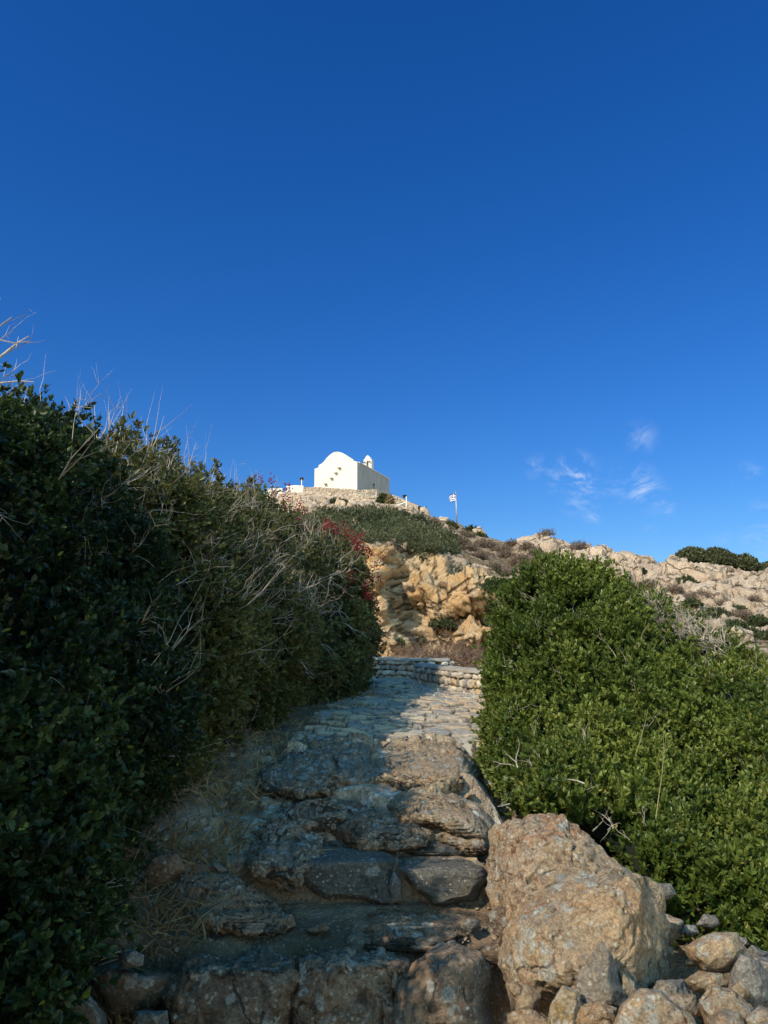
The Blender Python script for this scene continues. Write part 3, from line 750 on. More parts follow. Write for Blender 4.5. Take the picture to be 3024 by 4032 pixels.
# bare twigs of the hedge
def twigs(S, N, n, rs, parent, sel, L=(.3, .7), r=.007, lvl=2, mat='twig', dirb=(.35, -.1, .5), wig=.4, kids=2):
    mb = MB(); p, nn = sample(S, N, n * 3, rs); c = 0
    for a, b in zip(p, nn):
        if not sel(a, b): continue
        branch(mb, a - b * .2, b * .75 + np.array(dirb) + rs.normal(0, .35, 3), rs.uniform(*L), r, rs, lvl, n=3, kids=kids, wig=wig); c += 1
        if c >= n: break
    if mb.n: return mb.build('bare_branch', M[mat], parent=parent)
twigs(SM, NM, 430, rsM, shM, lambda a, b: a[0] > -3.0 and a[2] > 1.7, r=.009, L=(.2, .5), wig=.55)
twigs(SM, NM, 260, rsM, shM, lambda a, b: a[0] > -3.0 and a[2] > 2.2, r=.007, L=(.15, .38), wig=.6, mat='twigd')
twigs(SE, NE, 160, rsE, shE, lambda a, b: a[2] > 2.0 and a[1] < 15.5 and a[0] < -.6, r=.008, L=(.2, .4), wig=.6, mat='twigd')
twigs(SM, NM, 90, rsM, shM, lambda a, b: a[0] > -3.0 and a[2] < 2.2, r=.006, dirb=(.3, -.2, .1))
twigs(SE, NE, 190, rsE, shE, lambda a, b: a[2] > 1.9 and a[1] < 15.5 and a[0] < -.45, r=.011, L=(.25, .6), lvl=2, wig=.5)
twigs(SN_, NN_, 85, rsN, shN, lambda a, b: a[0] > -2.7 and a[1] > 3, L=(.3, .6), r=.006)
twigs(SM, NM, 130, rsM, shM, lambda a, b: -2.95 < a[0] < -2.0 and a[2] > 3.0, r=.006, L=(.45, .8), lvl=1, dirb=(.05, 0, 1.6), wig=.14, kids=1)
# leafy shoots rising above the ridge
def shoots(S, N, n, rs, parent, sel, Lr, leaf, mat):
    mb = MB(); pos = []; ax = []; c = 0; p, nn = sample(S, N, n * 6, rs)
    for a, b in zip(p, nn):
        if not sel(a): continue
        d = np.array([.12, 0, 1]) + rs.normal(0, .22, 3); L = rs.uniform(*Lr); e = a + d * L; mb.tube([a - d * .2, a + d * L * .5, e], [.007, .005, .003], 3)
        for k in range(14):
            s = rs.uniform(.35, 1.02); pos.append(a + d * L * s + rs.normal(0, .025, 3)); ax.append(d + rs.normal(0, .6, 3))
        c += 1
        if c >= n: break
    mb.build('shoot_stem', M['twigd'], parent=parent)
    V, Fc, va = leaves(np.array(pos), np.array(ax), 6, leaf, rs); build('shoot_leaves', V, Fc, M[mat], parent=parent, var={'var': va})
shoots(SM, NM, 75, rsM, shM, lambda a: -2.95 < a[0] < -2.1 and a[2] > 3.1, (.15, .5), .055, 'leafL')
shoots(SE, NE, 45, rsE, shE, lambda a: a[2] > 2.7 and a[1] < 15.6, (.12, .38), .06, 'leafB')
# red berries
bp = []
def berries(c, n, s): 
    for _ in range(n): bp.append(c + rsE.normal(0, 1, 3) * np.array([s, s, s * 1.5]))
for (bx, by) in [(372, 545), (366, 556), (357, 562), (345, 548), (333, 533), (349, 556), (371, 572), (362, 574), (330, 527), (322, 520), (338, 517), (311, 512), (300, 506), 
                 (353, 541), (366, 538), (342, 527), (350, 583), (292, 499), (318, 533), (305, 520), (270, 489), (283, 497), (372, 598), (360, 590), (338, 542)]:
    pr = proj(SE); c = (pr[0] - bx) ** 2 + (pr[1] - by) ** 2; m = c < c.min() + 6; k = np.where(m, pr[2], 1e9).argmin()
    b0 = SE.reshape(-1, 3)[k]; nb_ = NE.reshape(-1, 3)[k]
    for _ in range(4): berries(b0 + nb_ * .12 + rsE.normal(0, .13, 3), 24, .036)
oc_v = np.array([[1, 0, 0], [-1, 0, 0], [0, 1, 0], [0, -1, 0], [0, 0, 1], [0, 0, -1.]]); oc_f = np.array([[0, 2, 4], [2, 1, 4], [1, 3, 4], [3, 0, 4], [2, 0, 5], [1, 2, 5], [3, 1, 5], [0, 3, 5]])
bp = np.array(bp)
build('berry_cluster', (bp[:, None] + oc_v[None] * .013).reshape(-1, 3), (oc_f[None] + (np.arange(len(bp)) * 6)[:, None, None]).reshape(-1, 3), M['berry'], parent=shE, smooth=True)
# long dry branches that reach out of the near shrub
mb = MB()
for pts, r in [([(-40, 640, 3.6), (0, 571, 3.7), (20, 563, 3.8), (45, 556, 3.9)], .008), ([(-30, 385, 4.2), (0, 357, 4.3), (16, 344, 4.35), (29, 336, 4.4)], .009),
               ([(-30, 332, 4.2), (0, 340, 4.3), (14, 343, 4.3), (32, 341, 4.3)], .005), ([(-30, 384, 4.0), (0, 383, 4.0), (20, 381, 4.0), (34, 382, 4.0)], .006), ([(-20, 340, 4.2), (0, 326, 4.2), (12, 317, 4.2)], .004),
               ([(20, 572, 4.6), (48, 560, 4.7), (66, 545, 4.7), (96, 528, 4.8)], .010), ([(30, 470, 5.3), (60, 505, 5.3), (85, 530, 5.2), (100, 540, 5.2)], .012), ([(25, 728, 4.0), (55, 723, 4.0), (80, 726, 4.0), (104, 733, 4.1)], .007)]:
    mb = MB(); mb.tube([P(*q) for q in pts], [r, r * .85, r * .7, r * .3][:len(pts)], 5)
    branch(mb, P(*pts[1]), np.array([.6, 0, .5]), .22, r * .6, rsN, 1, n=3, kids=1)
    mb.build('long_branch', M['twig'], parent=shN)
bp0 = [P(48, 352, 4.5)]

# ------------------------------------------------------------------ boulders beside the steps (right)
rock('boulder', vb([(1052, 1850), (1070, 1790), (1105, 1775), (1150, 1768), (1215, 1762), (1250, 1785), (1300, 1825), (1345, 1880), (1340, 1960), (1260, 2020), (1160, 2030), (1090, 1990), (1060, 1930)]), 4.75, .42, M['pink'],
     'large boulder crusted with orange lichen, right of the stone step', 1, sub=6, facets=7, amp=.075, nf=1.7, tiltback=.4, cat='boulder', planes=[((-.1, .7, .7), .58), ((-.75, .1, .65), .55), ((.35, -.15, .92), .55), ((.7, .5, .5), .62)])
rock('boulder', vb([(1130, 1965), (1180, 1925), (1240, 1900), (1330, 1895), (1395, 1890), (1430, 1930), (1452, 2000), (1455, 2060), (1425, 2120), (1370, 2160), (1240, 2205), (1120, 2150), (1090, 2080), (1095, 2010)]), 4.15, .46, M['tan'],
     'biggest tan boulder in the foreground with white specks and a dark crack', 2, sub=6, facets=8, amp=.062, nf=1.8, tiltback=.25, cat='boulder',
     planes=[((-.25, .25, .93), .62), ((.80, .0, .6), .52), ((-.1, .88, .45), .66), ((.05, -.55, .83), .70), ((-.8, -.1, .6), .72)])
rock('rock', vb([(1245, 2110), (1265, 2075), (1302, 2038), (1335, 2090), (1368, 2155), (1350, 2185), (1300, 2185), (1250, 2160)]), 3.62, .13, M['grey'],
     'pointed grey rock leaning against the biggest boulder', 3, sub=6, facets=3, amp=.02, flat=.8, planes=[((-.45, .2, 1), .45), ((.9, .1, .55), .42)])
rock('rock', vb([(1335, 2090), (1372, 2125), (1388, 2158), (1350, 2170)]), 3.68, .06, M['yellow'], 'thin ochre stone wedged behind the pointed grey rock', 4, sub=4, amp=.03)
rock('rock', vb([(1478, 2045), (1500, 2030), (1545, 2015), (1590, 2018), (1612, 2050), (1600, 2075), (1575, 2098), (1520, 2100), (1490, 2075)]), 4.15, .17, M['tan'],
     'squarish tan rock right of the biggest boulder, near the shrub', 5, sub=5, facets=8, amp=.04)
rock('rock', vb([(1578, 2105), (1600, 2065), (1640, 2080), (1668, 2110), (1665, 2170), (1640, 2215), (1600, 2200), (1572, 2150)]), 4.0, .16, M['grey'],
     'tall grey rock at the right edge of the photo', 6, sub=5, facets=7, amp=.05, cat='rock')
rock('rock', vb([(1615, 2080), (1640, 2062), (1700, 2075), (1720, 2130), (1660, 2150)]), 4.3, .15, M['grey'], 'pale grey stone at the right edge under the shrub', 7, sub=4, facets=6)
rock('rock', vb([(1180, 2225), (1190, 2170), (1215, 2130), (1248, 2140), (1262, 2170), (1240, 2240)]), 3.55, .09, M['yellow'], 'yellow ochre stone with a white rim at the bottom edge', 8, sub=5, facets=6, amp=.035)
rock('rock', vb([(1240, 2165), (1290, 2160), (1330, 2180), (1340, 2240), (1240, 2240)]), 3.55, .10, M['tan'], 'speckled stone right of the yellow ochre stone', 9, sub=5, facets=6)
rock('rock', vb([(1320, 2225), (1345, 2170), (1385, 2138), (1430, 2135), (1460, 2165), (1495, 2200), (1520, 2260), (1330, 2270)]), 3.4, .17, M['tan'], 'rounded speckled boulder cut by the bottom edge', 10, sub=5, facets=5, amp=.035, cat='boulder')
rock('rock', vb([(1430, 2160), (1470, 2140), (1500, 2150), (1515, 2190), (1480, 2210), (1440, 2195)]), 3.62, .09, M['pink'], 'small pinkish stone behind the rounded boulder', 11, sub=5)
rock('rock', vb([(1508, 2165), (1540, 2130), (1580, 2140), (1625, 2180), (1650, 2240), (1520, 2240)]), 3.65, .15, M['tan'], 'sloping tan stone at the bottom right', 12, sub=5, facets=6)
rock('rock', vb([(1535, 2215), (1560, 2180), (1600, 2190), (1615, 2240), (1530, 2250)]), 3.45, .10, M['pink'], 'smooth salmon stone at the bottom right corner', 13, sub=5, facets=5, amp=.03)
rock('rock', vb([(1575, 2130), (1600, 2118), (1625, 2150), (1600, 2170), (1575, 2160)]), 3.8, .08, M['pink'], 'small pink stone between grey and tan rocks', 14, sub=4)
rock('rock', vb([(1395, 2150), (1420, 2120), (1475, 2118), (1500, 2150), (1460, 2180), (1410, 2175)]), 3.95, .12, M['grey'], 'grey stone in the shadow right of the biggest boulder', 15, sub=5)
rock('rock', vb([(1050, 1975), (1085, 1958), (1120, 1970), (1130, 2000), (1105, 2030), (1065, 2030)]), 4.55, .13, M['brown'], 'round brown rock between the stone step and the boulders', 16, sub=5, facets=7)
rock('rock', vb([(1035, 2055), (1080, 2025), (1098, 2055), (1090, 2085), (1050, 2085)]), 4.3, .10, M['brown'], 'small wedge rock beside the biggest boulder', 17, sub=4)
rock('rock', vb([(1095, 2125), (1140, 2120), (1170, 2150), (1160, 2195), (1110, 2200)]), 3.9, .11, M['bedlit'], 'round grey green stone under the biggest boulder', 18, sub=4, facets=4)
rock('rock', vb([(1090, 2190), (1150, 2180), (1185, 2200), (1185, 2260), (1090, 2260)]), 3.8, .12, M['pink'], 'reddish stone at the bottom edge left of the ochre stone', 19, sub=5)
rock('rock', vb([(1320, 1880), (1350, 1870), (1372, 1890), (1400, 1905), (1380, 1925), (1330, 1915)]), 4.75, .16, M['grey'], 'grey slab of rock between the two big boulders', 20, sub=5)
for i, (x, y, w, Y_, lb) in enumerate([(1430, 1925, 30, 4.9, 'pale stone under the shrub right of the biggest boulder'), (1600, 2035, 18, 4.6, 'white stone below the right shrub'), (1490, 2010, 20, 4.7, 'whitish stone in dry litter under the right shrub'),
                             (1530, 1990, 26, 4.9, 'light grey stone half buried beneath the right shrub')]):
    rock('rock', vb([(x - w, y + 8), (x - w * .4, y - w * .6), (x + w * .6, y - w * .5), (x + w, y + 6), (x + w * .3, y + w * .6)]), Y_, .08, M['grey'], lb, 30 + i, sub=4)

# ------------------------------------------------------------------ steps and bedrock in the path
rock('step_stone', vb([(650, 1905), (655, 1860), (672, 1822), (760, 1812), (845, 1826), (852, 1858), (835, 1915), (850, 1955), (790, 1950), (700, 1945)]), 4.98, .24, M['slate'],
     'left dark slate block of the stone step', 60, sub=6, facets=2, amp=.028, flat=.42, strat=3, cat='step', planes=[((0, .1, 1), .55), ((0, 1, .75), .62)], tiltback=.08, tread=(862.0, 2.6))
rock('step_stone', vb([(855, 1850), (900, 1838), (1000, 1848), (1042, 1872), (1050, 1900), (1030, 1948), (940, 1955), (900, 1925), (868, 1885)]), 4.93, .24, M['slate'],
     'right slate block of the stone step, next to the orange boulder', 61, sub=6, facets=2, amp=.03, flat=.42, strat=2, cat='step', planes=[((.05, .1, 1), .55), ((0, 1, .8), .64)], tiltback=.08, tread=(870.3, 2.6))
rock('step_stone', vb([(838, 1915), (850, 1880), (866, 1900), (868, 1945), (845, 1950)]), 4.82, .05, M['grey'], 'narrow whitish chock stone between the two slate blocks', 62, sub=4, cat='step')
rock('flat_stone', vb([(670, 1822), (740, 1812), (850, 1812), (860, 1832), (760, 1838), (680, 1836)]), 5.12, .16, M['slate'], 'flat blue slate on top of the left step block', 63, sub=5, facets=2, amp=.02, flat=.5, tiltback=1.2, cat='stone slab', lay=True)
rock('flat_stone', vb([(848, 1818), (960, 1812), (1040, 1835), (1035, 1850), (900, 1846), (850, 1836)]), 5.15, .16, M['slate'], 'flat blue slate on top of the right step block', 64, sub=5, facets=2, amp=.02, flat=.5, tiltback=1.2, cat='stone slab', lay=True)
rock('bedrock', vb([(545, 1830), (570, 1780), (610, 1752), (680, 1755), (712, 1790), (708, 1840), (660, 1880), (640, 1930), (560, 1895), (530, 1865)]), 5.3, 0.55, M['lich'],
     'lichen covered outcrop left of the slate step', 65, sub=6, facets=6, amp=.09, cat='rock outcrop', tiltback=.6, nf=1.6, lay=True)
rock('bedrock', vb([(370, 1920), (400, 1885), (460, 1880), (540, 1905), (590, 1945), (628, 1990), (610, 2010), (520, 2020), (430, 2005), (380, 1970)]), 4.75, 0.45, M['bed'],
     'sloping mottled bedrock left of the lower landing', 66, sub=6, facets=6, amp=.07, cat='rock outcrop', tiltback=.5, nf=1.6, lay=True)
rock('bedrock', vb([(555, 1690), (565, 1660), (625, 1632), (650, 1605), (720, 1588), (790, 1605), (835, 1640), (850, 1675), (840, 1705), (760, 1715), (640, 1720), (580, 1715)]), 6.5, 0.8, M['lich'],
     'humped ridge of bedrock with big white lichen patches across the path', 67, sub=6, facets=5, amp=.085, cat='rock outcrop', tiltback=.8, nf=2.0, lay=True)
rock('bedrock', vb([(800, 1690), (790, 1640), (850, 1600), (920, 1592), (1010, 1600), (1060, 1630), (1060, 1680), (1000, 1705), (950, 1720), (880, 1710)]), 6.5, 0.8, M['bedlit'],
     'sunlit warm bedrock ridge at the foot of the right shrub', 68, sub=6, facets=5, amp=.09, cat='rock outcrop', tiltback=.9, nf=2.0, lay=True)
rock('bedrock', vb([(835, 1740), (850, 1705), (900, 1692), (960, 1700), (1005, 1730), (1050, 1775), (1060, 1815), (1000, 1815), (930, 1790), (860, 1780)]), 5.8, 0.7, M['bedlit'],
     'smooth rounded sunlit rock in the middle of the upper steps', 69, sub=6, facets=5, amp=.055, cat='rock outcrop', tiltback=.8, nf=1.5, lay=True)
rock('bedrock', vb([(690, 1790), (740, 1740), (800, 1745), (850, 1760), (900, 1775), (940, 1800), (930, 1830), (850, 1835), (740, 1830)]), 5.6, 0.5, M['bed'],
     'low shaded rock just above the slate step', 70, sub=6, facets=5, amp=.08, cat='rock outcrop', tiltback=.9, nf=1.8, lay=True)
rock('bedrock', vb([(600, 1760), (640, 1725), (720, 1720), (790, 1735), (800, 1770), (730, 1790), (640, 1790)]), 5.95, 0.5, M['bed'], 'low shaded rock ledge below the lichen ridge', 71, sub=6, facets=5, amp=.1, cat='rock outcrop', tiltback=1.0, nf=1.8, lay=True)
rock('bedrock', vb([(940, 1810), (990, 1770), (1050, 1760), (1075, 1790), (1070, 1840), (1000, 1845)]), 5.35, 0.45, M['bedlit'], 'pale lichen spotted rock left of the orange boulder', 72, sub=5, facets=5, amp=.08, cat='rock outcrop', tiltback=.7, lay=True)
rock('flat_stone', vb([(840, 1628), (850, 1600), (940, 1590), (1030, 1596), (1040, 1615), (940, 1622)]), 7.35, 0.5, M['bedlit'], 'long flat edge stone where the paving begins', 73, sub=5, facets=3, amp=.05, tiltback=1.2, flat=.5, cat='stone slab', lay=True)
rock('flat_stone', vb([(655, 1582), (662, 1568), (700, 1582), (722, 1596), (715, 1606), (680, 1596)]), 7.2, .09, M['slate'], 'log shaped grey stone lying on the dirt by the left hedge', 74, sub=5, facets=5, amp=.03, cat='stone slab', lay=True)
rock('flat_stone', vb([(690, 1545), (720, 1530), (745, 1538), (740, 1552), (700, 1555)]), 8.6, .12, M['bed'], 'grey stone at the left edge where the hedge meets the paving', 75, sub=4, cat='stone slab', lay=True)
rock('rock', vb([(715, 1750), (725, 1735), (770, 1730), (790, 1750), (785, 1775), (730, 1778)]), 5.7, .10, M['slate'], 'angular greenish stone among the upper steps', 76, sub=4, facets=8)
# front row at the foot of the photo
rock('front_stone', vb([(200, 2110), (205, 2075), (245, 2068), (300, 2105), (360, 2098), (385, 2110), (370, 2160), (330, 2190), (240, 2185)]), 4.25, .22, M['brown'], 'ledge shaped brown rock at the lower left of the steps', 80, sub=5, facets=6, amp=.06, cat='step rock', tiltback=.3, tread=(974.5, 2.5))
rock('front_stone', vb([(350, 2150), (385, 2095), (420, 2062), (500, 2068), (560, 2048), (625, 2075), (668, 2110), (655, 2180), (640, 2300), (350, 2300), (345, 2210)]), 4.18, .28, M['brown'], 'big rusty brown block with pale lichen forming the lowest step', 81, sub=6, facets=8, amp=.075, cat='step rock', flat=.5, nf=1.4, planes=[((0, 1, .7), .66), ((0, 0, 1), .6)], tread=(969.8, 2.2))
rock('front_stone', vb([(640, 2120), (648, 2078), (700, 2046), (770, 2062), (835, 2040), (878, 2085), (868, 2150), (885, 2300), (640, 2300)]), 4.16, .27, M['bed'], 'upright grey brown block in the middle of the lowest step', 82, sub=6, facets=8, amp=.085, cat='step rock', flat=.55, nf=1.4, planes=[((0, 1, .7), .66), ((.1, 0, 1), .6)], tread=(965.2, 2.2))
rock('front_stone', vb([(825, 2220), (845, 2140), (890, 2085), (930, 2050), (980, 2030), (1040, 2060), (1062, 2110), (1060, 2180), (1085, 2300), (830, 2300)]), 4.05, .28, M['bed'], 'peaked block with lichen discs at the right of the lowest step', 83, sub=6, facets=5, amp=.06, cat='step rock', flat=.5, tread=(960.6, 1.2))
rock('front_stone', vb([(770, 2000), (800, 1978), (880, 1975), (990, 1990), (1010, 2020), (980, 2050), (850, 2060), (780, 2050)]), 4.45, .24, M['bed'], 'flat mottled rock on the lower landing, behind the peaked block', 84, sub=6, facets=4, amp=.05, cat='step rock', tiltback=.9, lay=True)
rock('front_stone', vb([(740, 1985), (760, 1955), (870, 1955), (940, 1970), (930, 1995), (800, 1995)]), 4.66, .16, M['brown'], 'reddish low rock at the foot of the slate step', 85, sub=5, facets=5, amp=.05, cat='step rock', tiltback=.7, lay=True)
rock('rock', vb([(660, 2010), (700, 1990), (712, 2005), (690, 2020)]), 4.5, .07, M['brown'], 'small flat brown stone on the gravel landing', 86, sub=4)
rock('rock', vb([(255, 2075), (262, 2058), (290, 2050), (310, 2065), (308, 2085), (270, 2092)]), 4.1, .10, M['grey'], 'pale squarish stone on the ledge at the lower left', 87, sub=5, facets=8, amp=.03)
rock('rock', vb([(150, 2200), (160, 2155), (190, 2150), (225, 2190), (240, 2240), (150, 2240)]), 3.95, .14, M['grey'], 'striped grey rock in the bottom left corner under the shrub', 88, sub=5)
rock('rock', vb([(280, 2240), (290, 2185), (360, 2185), (368, 2240)]), 3.9, .10, M['grey'], 'pale block at the bottom edge below the brown ledge', 89, sub=5, facets=6, flat=.45)
rock('rock', vb([(490, 1870), (500, 1850), (530, 1852), (540, 1880), (515, 1898), (492, 1888)]), 5.0, .08, M['grey'], 'small pale rock between the two left outcrops', 90, sub=4)
rock('rock', vb([(455, 1870), (470, 1862), (495, 1880), (480, 1888)]), 4.95, .05, M['grey'], 'thin white flake of stone beside the left outcrop', 91, sub=4)
rock('rock', vb([(998, 1998), (1010, 1985), (1035, 1988), (1040, 2005), (1015, 2015)]), 4.5, .06, M['grey'], 'small grey stone in the corner right of the landing', 92, sub=4)
rock('rock', vb([(590, 1985), (630, 1975), (640, 2000), (605, 2012)]), 4.55, .07, M['bed'], 'small knobbly stone at the left of the landing', 93, sub=4)
rock('rock', vb([(300, 1890), (330, 1850), (380, 1845), (400, 1880), (360, 1920), (310, 1915)]), 4.9, .12, M['brown'], 'brown stone among dry grass below the left hedge', 94, sub=4)
rock('rock', vb([(420, 1850), (440, 1830), (470, 1835), (490, 1852), (450, 1862)]), 5.3, .10, M['grey'], 'grey stone at the foot of the hedge, upper left of the steps', 95, sub=4)

for i, (pl_, Yr, mt, lb) in enumerate([
    ([(1480, 2120), (1510, 2098), (1560, 2105), (1575, 2130), (1540, 2150), (1495, 2145)], 4.05, 'tan', 'broken tan stone just below the squarish rock at the lower right'),
    ([(1600, 2060), (1625, 2042), (1662, 2058), (1655, 2085), (1615, 2085)], 4.5, 'grey', 'whitish grey stone above the tall grey rock at the right edge'),
    ([(1600, 2205), (1640, 2175), (1690, 2190), (1700, 2250), (1600, 2250)], 3.6, 'bedlit', 'pale stone in the extreme bottom right corner'),
    ([(1395, 1995), (1440, 1975), (1475, 1990), (1480, 2025), (1450, 2040)], 4.75, 'tan', 'tan stone tucked behind the right side of the biggest boulder')]):
    rock('rock', vb(pl_), Yr, .13, M[mt], lb, 180 + i, sub=5, facets=8, amp=.045)
# loose gravel
rs = np.random.default_rng(77); U4, F4 = ico(1)
pv = []; pf = []; k = 0
def pebbles(n, xr, yr, sr):
    global k
    for _ in range(n):
        x, y = rs.uniform(*xr), rs.uniform(*yr); s = rs.uniform(*sr) * rs.uniform(.5, 1)
        v = U4 * (s * np.array([1, rs.uniform(.6, 1), rs.uniform(.35, .7)])) * (1 + rs.normal(0, .18, (len(U4), 1)))
        a = rs.uniform(0, 6.28); c_, s_ = math.cos(a), math.sin(a)
        v = np.stack([v[:, 0] * c_ - v[:, 1] * s_, v[:, 0] * s_ + v[:, 1] * c_, v[:, 2]], -1)
        z = float(gz(np.array(x), np.array(y))); v = v + np.array([x, y, z + s * .2 + .01]); pv.append(v); pf.append(F4 + k); k += len(v)
pebbles(900, (-1.3, .5), (4.45, 4.85), (.004, .016)); pebbles(60, (-1.3, .7), (4.45, 4.85), (.012, .028))
pebbles(900, (-1.6, 1.0), (5.0, 7.6), (.005, .02)); pebbles(120, (-1.6, 1.0), (5.0, 7.6), (.015, .04))
pebbles(250, (-1.9, -.8), (6.5, 9), (.01, .03)); pebbles(260, (-1.8, -.7), (4.4, 7.4), (.02, .06)); pebbles(60, (-.5, 1.0), (5.2, 7), (.03, .07));  pebbles(250, (.3, 2.6), (3.3, 5.2), (.008, .035)); pebbles(120, (-1.0, .9), (7.5, 12), (.01, .03))
tag(build('gravel', np.concatenate(pv), np.concatenate(pf), M['bedlit'], origin=(0, 5, 0)), 'loose gravel and grit on the landings and between the rocks', 'gravel', kind='stuff')

# dry grass
def grass(name, spots, n, L, label, w=.0022, mat='straw', droop=.6):
    rs = np.random.default_rng(len(label)); Vv = []; Fv = []; k = 0; va = []
    for _ in range(n):
        c, r = spots[rs.integers(len(spots))]; x, y = c[0] + rs.normal(0, r), c[1] + rs.normal(0, r); z = float(gz(np.array(x), np.array(y)))
        d = rs.normal(0, droop, 3); d[2] = abs(rs.normal(.45, .45)) + .05; d /= np.linalg.norm(d); ll = rs.uniform(.4, 1) * L
        side = np.cross(d, [0, -1.0, .2]); side /= np.linalg.norm(side) + 1e-9
        p0 = np.array([x, y, z]); p1 = p0 + d * ll * .55; d2 = d * .8 + np.array([rs.normal(0, .25), rs.normal(0, .25), -.35]); p2 = p1 + d2 * ll * .5
        Vv += [p0 - side * w, p0 + side * w, p1 + side * w * .8, p1 - side * w * .8, p2 + side * w * .2, p2 - side * w * .2]; Fv += [[k, k + 1, k + 2, k + 3], [k + 3, k + 2, k + 4, k + 5]]; va += [rs.random()] * 2; k += 6
    tag(build(name, np.array(Vv), np.array(Fv), M[mat], var={'var': np.array(va)}), label, 'grass', kind='stuff')
grass('dry_grass', [((-1.35, 4.9), .16), ((-1.25, 4.65), .14), ((-1.15, 5.2), .18), ((-1.3, 5.8), .2), ((-1.3, 4.3), .12), ((-1.15, 6.3), .25), ((-1.05, 4.75), .1)], 1500, .30, 'dry straw coloured grass along the foot of the left hedge', w=.0050)
grass('dry_grass', [((-.85, 8.6), .25), ((-.55, 10.5), .25), ((-1.1, 7.4), .25), ((-.2, 12.3), .2)], 600, .28, 'thin dry grass where the hedge overhangs the paved path', w=.0045)
grass('dry_grass', [((.62, 4.0), .06), ((.75, 3.85), .06), ((1.55, 4.45), .10), ((1.75, 4.3), .12), ((1.2, 5.0), .08), ((2.2, 4.4), .15), ((.85, 5.5), .1)], 1100, .13, 'straw and dead stalks caught between the right hand boulders', droop=.9)

# ------------------------------------------------------------------ drystone walls by the path
def stone_wall(name, label, line, h, thick, seed, stone=.17):
    rs = np.random.default_rng(seed)
    pts = catmull(np.array(line, float), 60); seg = np.linalg.norm(np.diff(pts, axis=0), axis=1); cum = np.concatenate([[0], np.cumsum(seg)]); Lt = cum[-1]
    root = empty(name, pts[len(pts) // 2], label, 'stone wall')
    def at(s):
        p = np.array([np.interp(s, cum, pts[:, k]) for k in range(3)]); q = np.array([np.interp(min(s + .05, Lt), cum, pts[:, k]) for k in range(3)]) - np.array([np.interp(max(s - .05, 0), cum, pts[:, k]) for k in range(3)])
        q[2] = 0; q /= np.linalg.norm(q) + 1e-9; return p, q, np.array([q[1], -q[0], 0])     # n points to the right of the line
    U2, F2 = ico(3); V = []; Fs = []; va = []; k = 0
    for side in (1, -1):
        z = 0.0
        while z < h - .02:
            ch = min(rs.uniform(.5, .9) * stone, h - z); s = rs.uniform(-.1, 0)
            while s < Lt:
                w = rs.uniform(.45, 1.5) * stone; p, tq, n = at(np.clip(s + w / 2, 0, Lt))
                u = U2.copy()
                for _ in range(5):
                    nn = rs.normal(size=3); nn /= np.linalg.norm(nn); u = u - nn * np.maximum(u @ nn - rs.uniform(.6, .85), 0)[:, None]
                u = np.sign(u) * np.abs(u) ** .72
                a = rs.normal(0, .12); zz = u[:, 2] * ch * .52 + u[:, 0] * a * w * .5
                v = p + np.array([0, 0, 1.0]) * (z + ch / 2 + zz)[:, None] + tq * (u[:, 0] * w * .52)[:, None] + n * side * (thick / 2 - .03 + rs.normal(0, .018) + u[:, 1] * .08)[:, None]
                V.append(v + rs.normal(0, .0025, v.shape)); Fs.append(F2 + k); k += len(v); va.append(np.full(len(F2), rs.random())); s += w * 1.0
            z += ch
    build('stones', np.concatenate(V), np.concatenate(Fs), M['wstone'], parent=root, var={'var': np.concatenate(va)})
    n_ = 90; prof = [(-.5, 0), (-.52, .02), (-.42, .055), (-.15, .075), (.15, .075), (.42, .055), (.52, .02), (.5, 0)]
    def ext(prof_, z0, extra=0.0, seed2=0):
        C = []
        for i in range(n_):
            p, tq, n = at(Lt * i / (n_ - 1)); e = sstep(0, .12, min(i, n_ - 1 - i) * Lt / n_ + .02)
            C.append([p + n * (a * (thick + extra)) * (.6 + .4 * e) + np.array([0, 0, z0 + b]) for a, b in prof_])
        C = np.array(C); N_ = fbm(C * 6, 3, seed) * .018; C[..., 2] += N_; C[..., :2] += (fbm(C * 5 + 9, 3, seed + 4) * .02)[..., None]; return C
    C = ext(prof, h, .04); build('coping', C, grid_faces(*C.shape[:2]), M['coping'], parent=root, smooth=True)
    C = ext([(-.36, -.1), (-.36, h + .02), (.36, h + .02), (.36, -.1)], 0); build('mortar_core', C, grid_faces(*C.shape[:2]), M['mortar'], parent=root)
def Pz(px, Y, z): a = P(px, 640, Y); a[2] = z; return a
stone_wall('stone_wall', 'low whitish drystone wall with cement coping curving away behind the left hedge', [(-3.6, 19.4, .78), (-1.8, 18.6, .76), (-.4, 17.9, .74), (.5, 17.3, .72), (1.05, 16.9, .72), (1.42, 17.1, .72)], .46, .36, 5)
stone_wall('stone_wall', 'second drystone wall in the sun, running behind the right shrub', [(.82, 16.55, .70), (1.02, 15.4, .70), (1.32, 14.2, .70), (1.72, 13.2, .69), (2.3, 12.5, .68), (3.2, 12.0, .66)], .38, .36, 6)

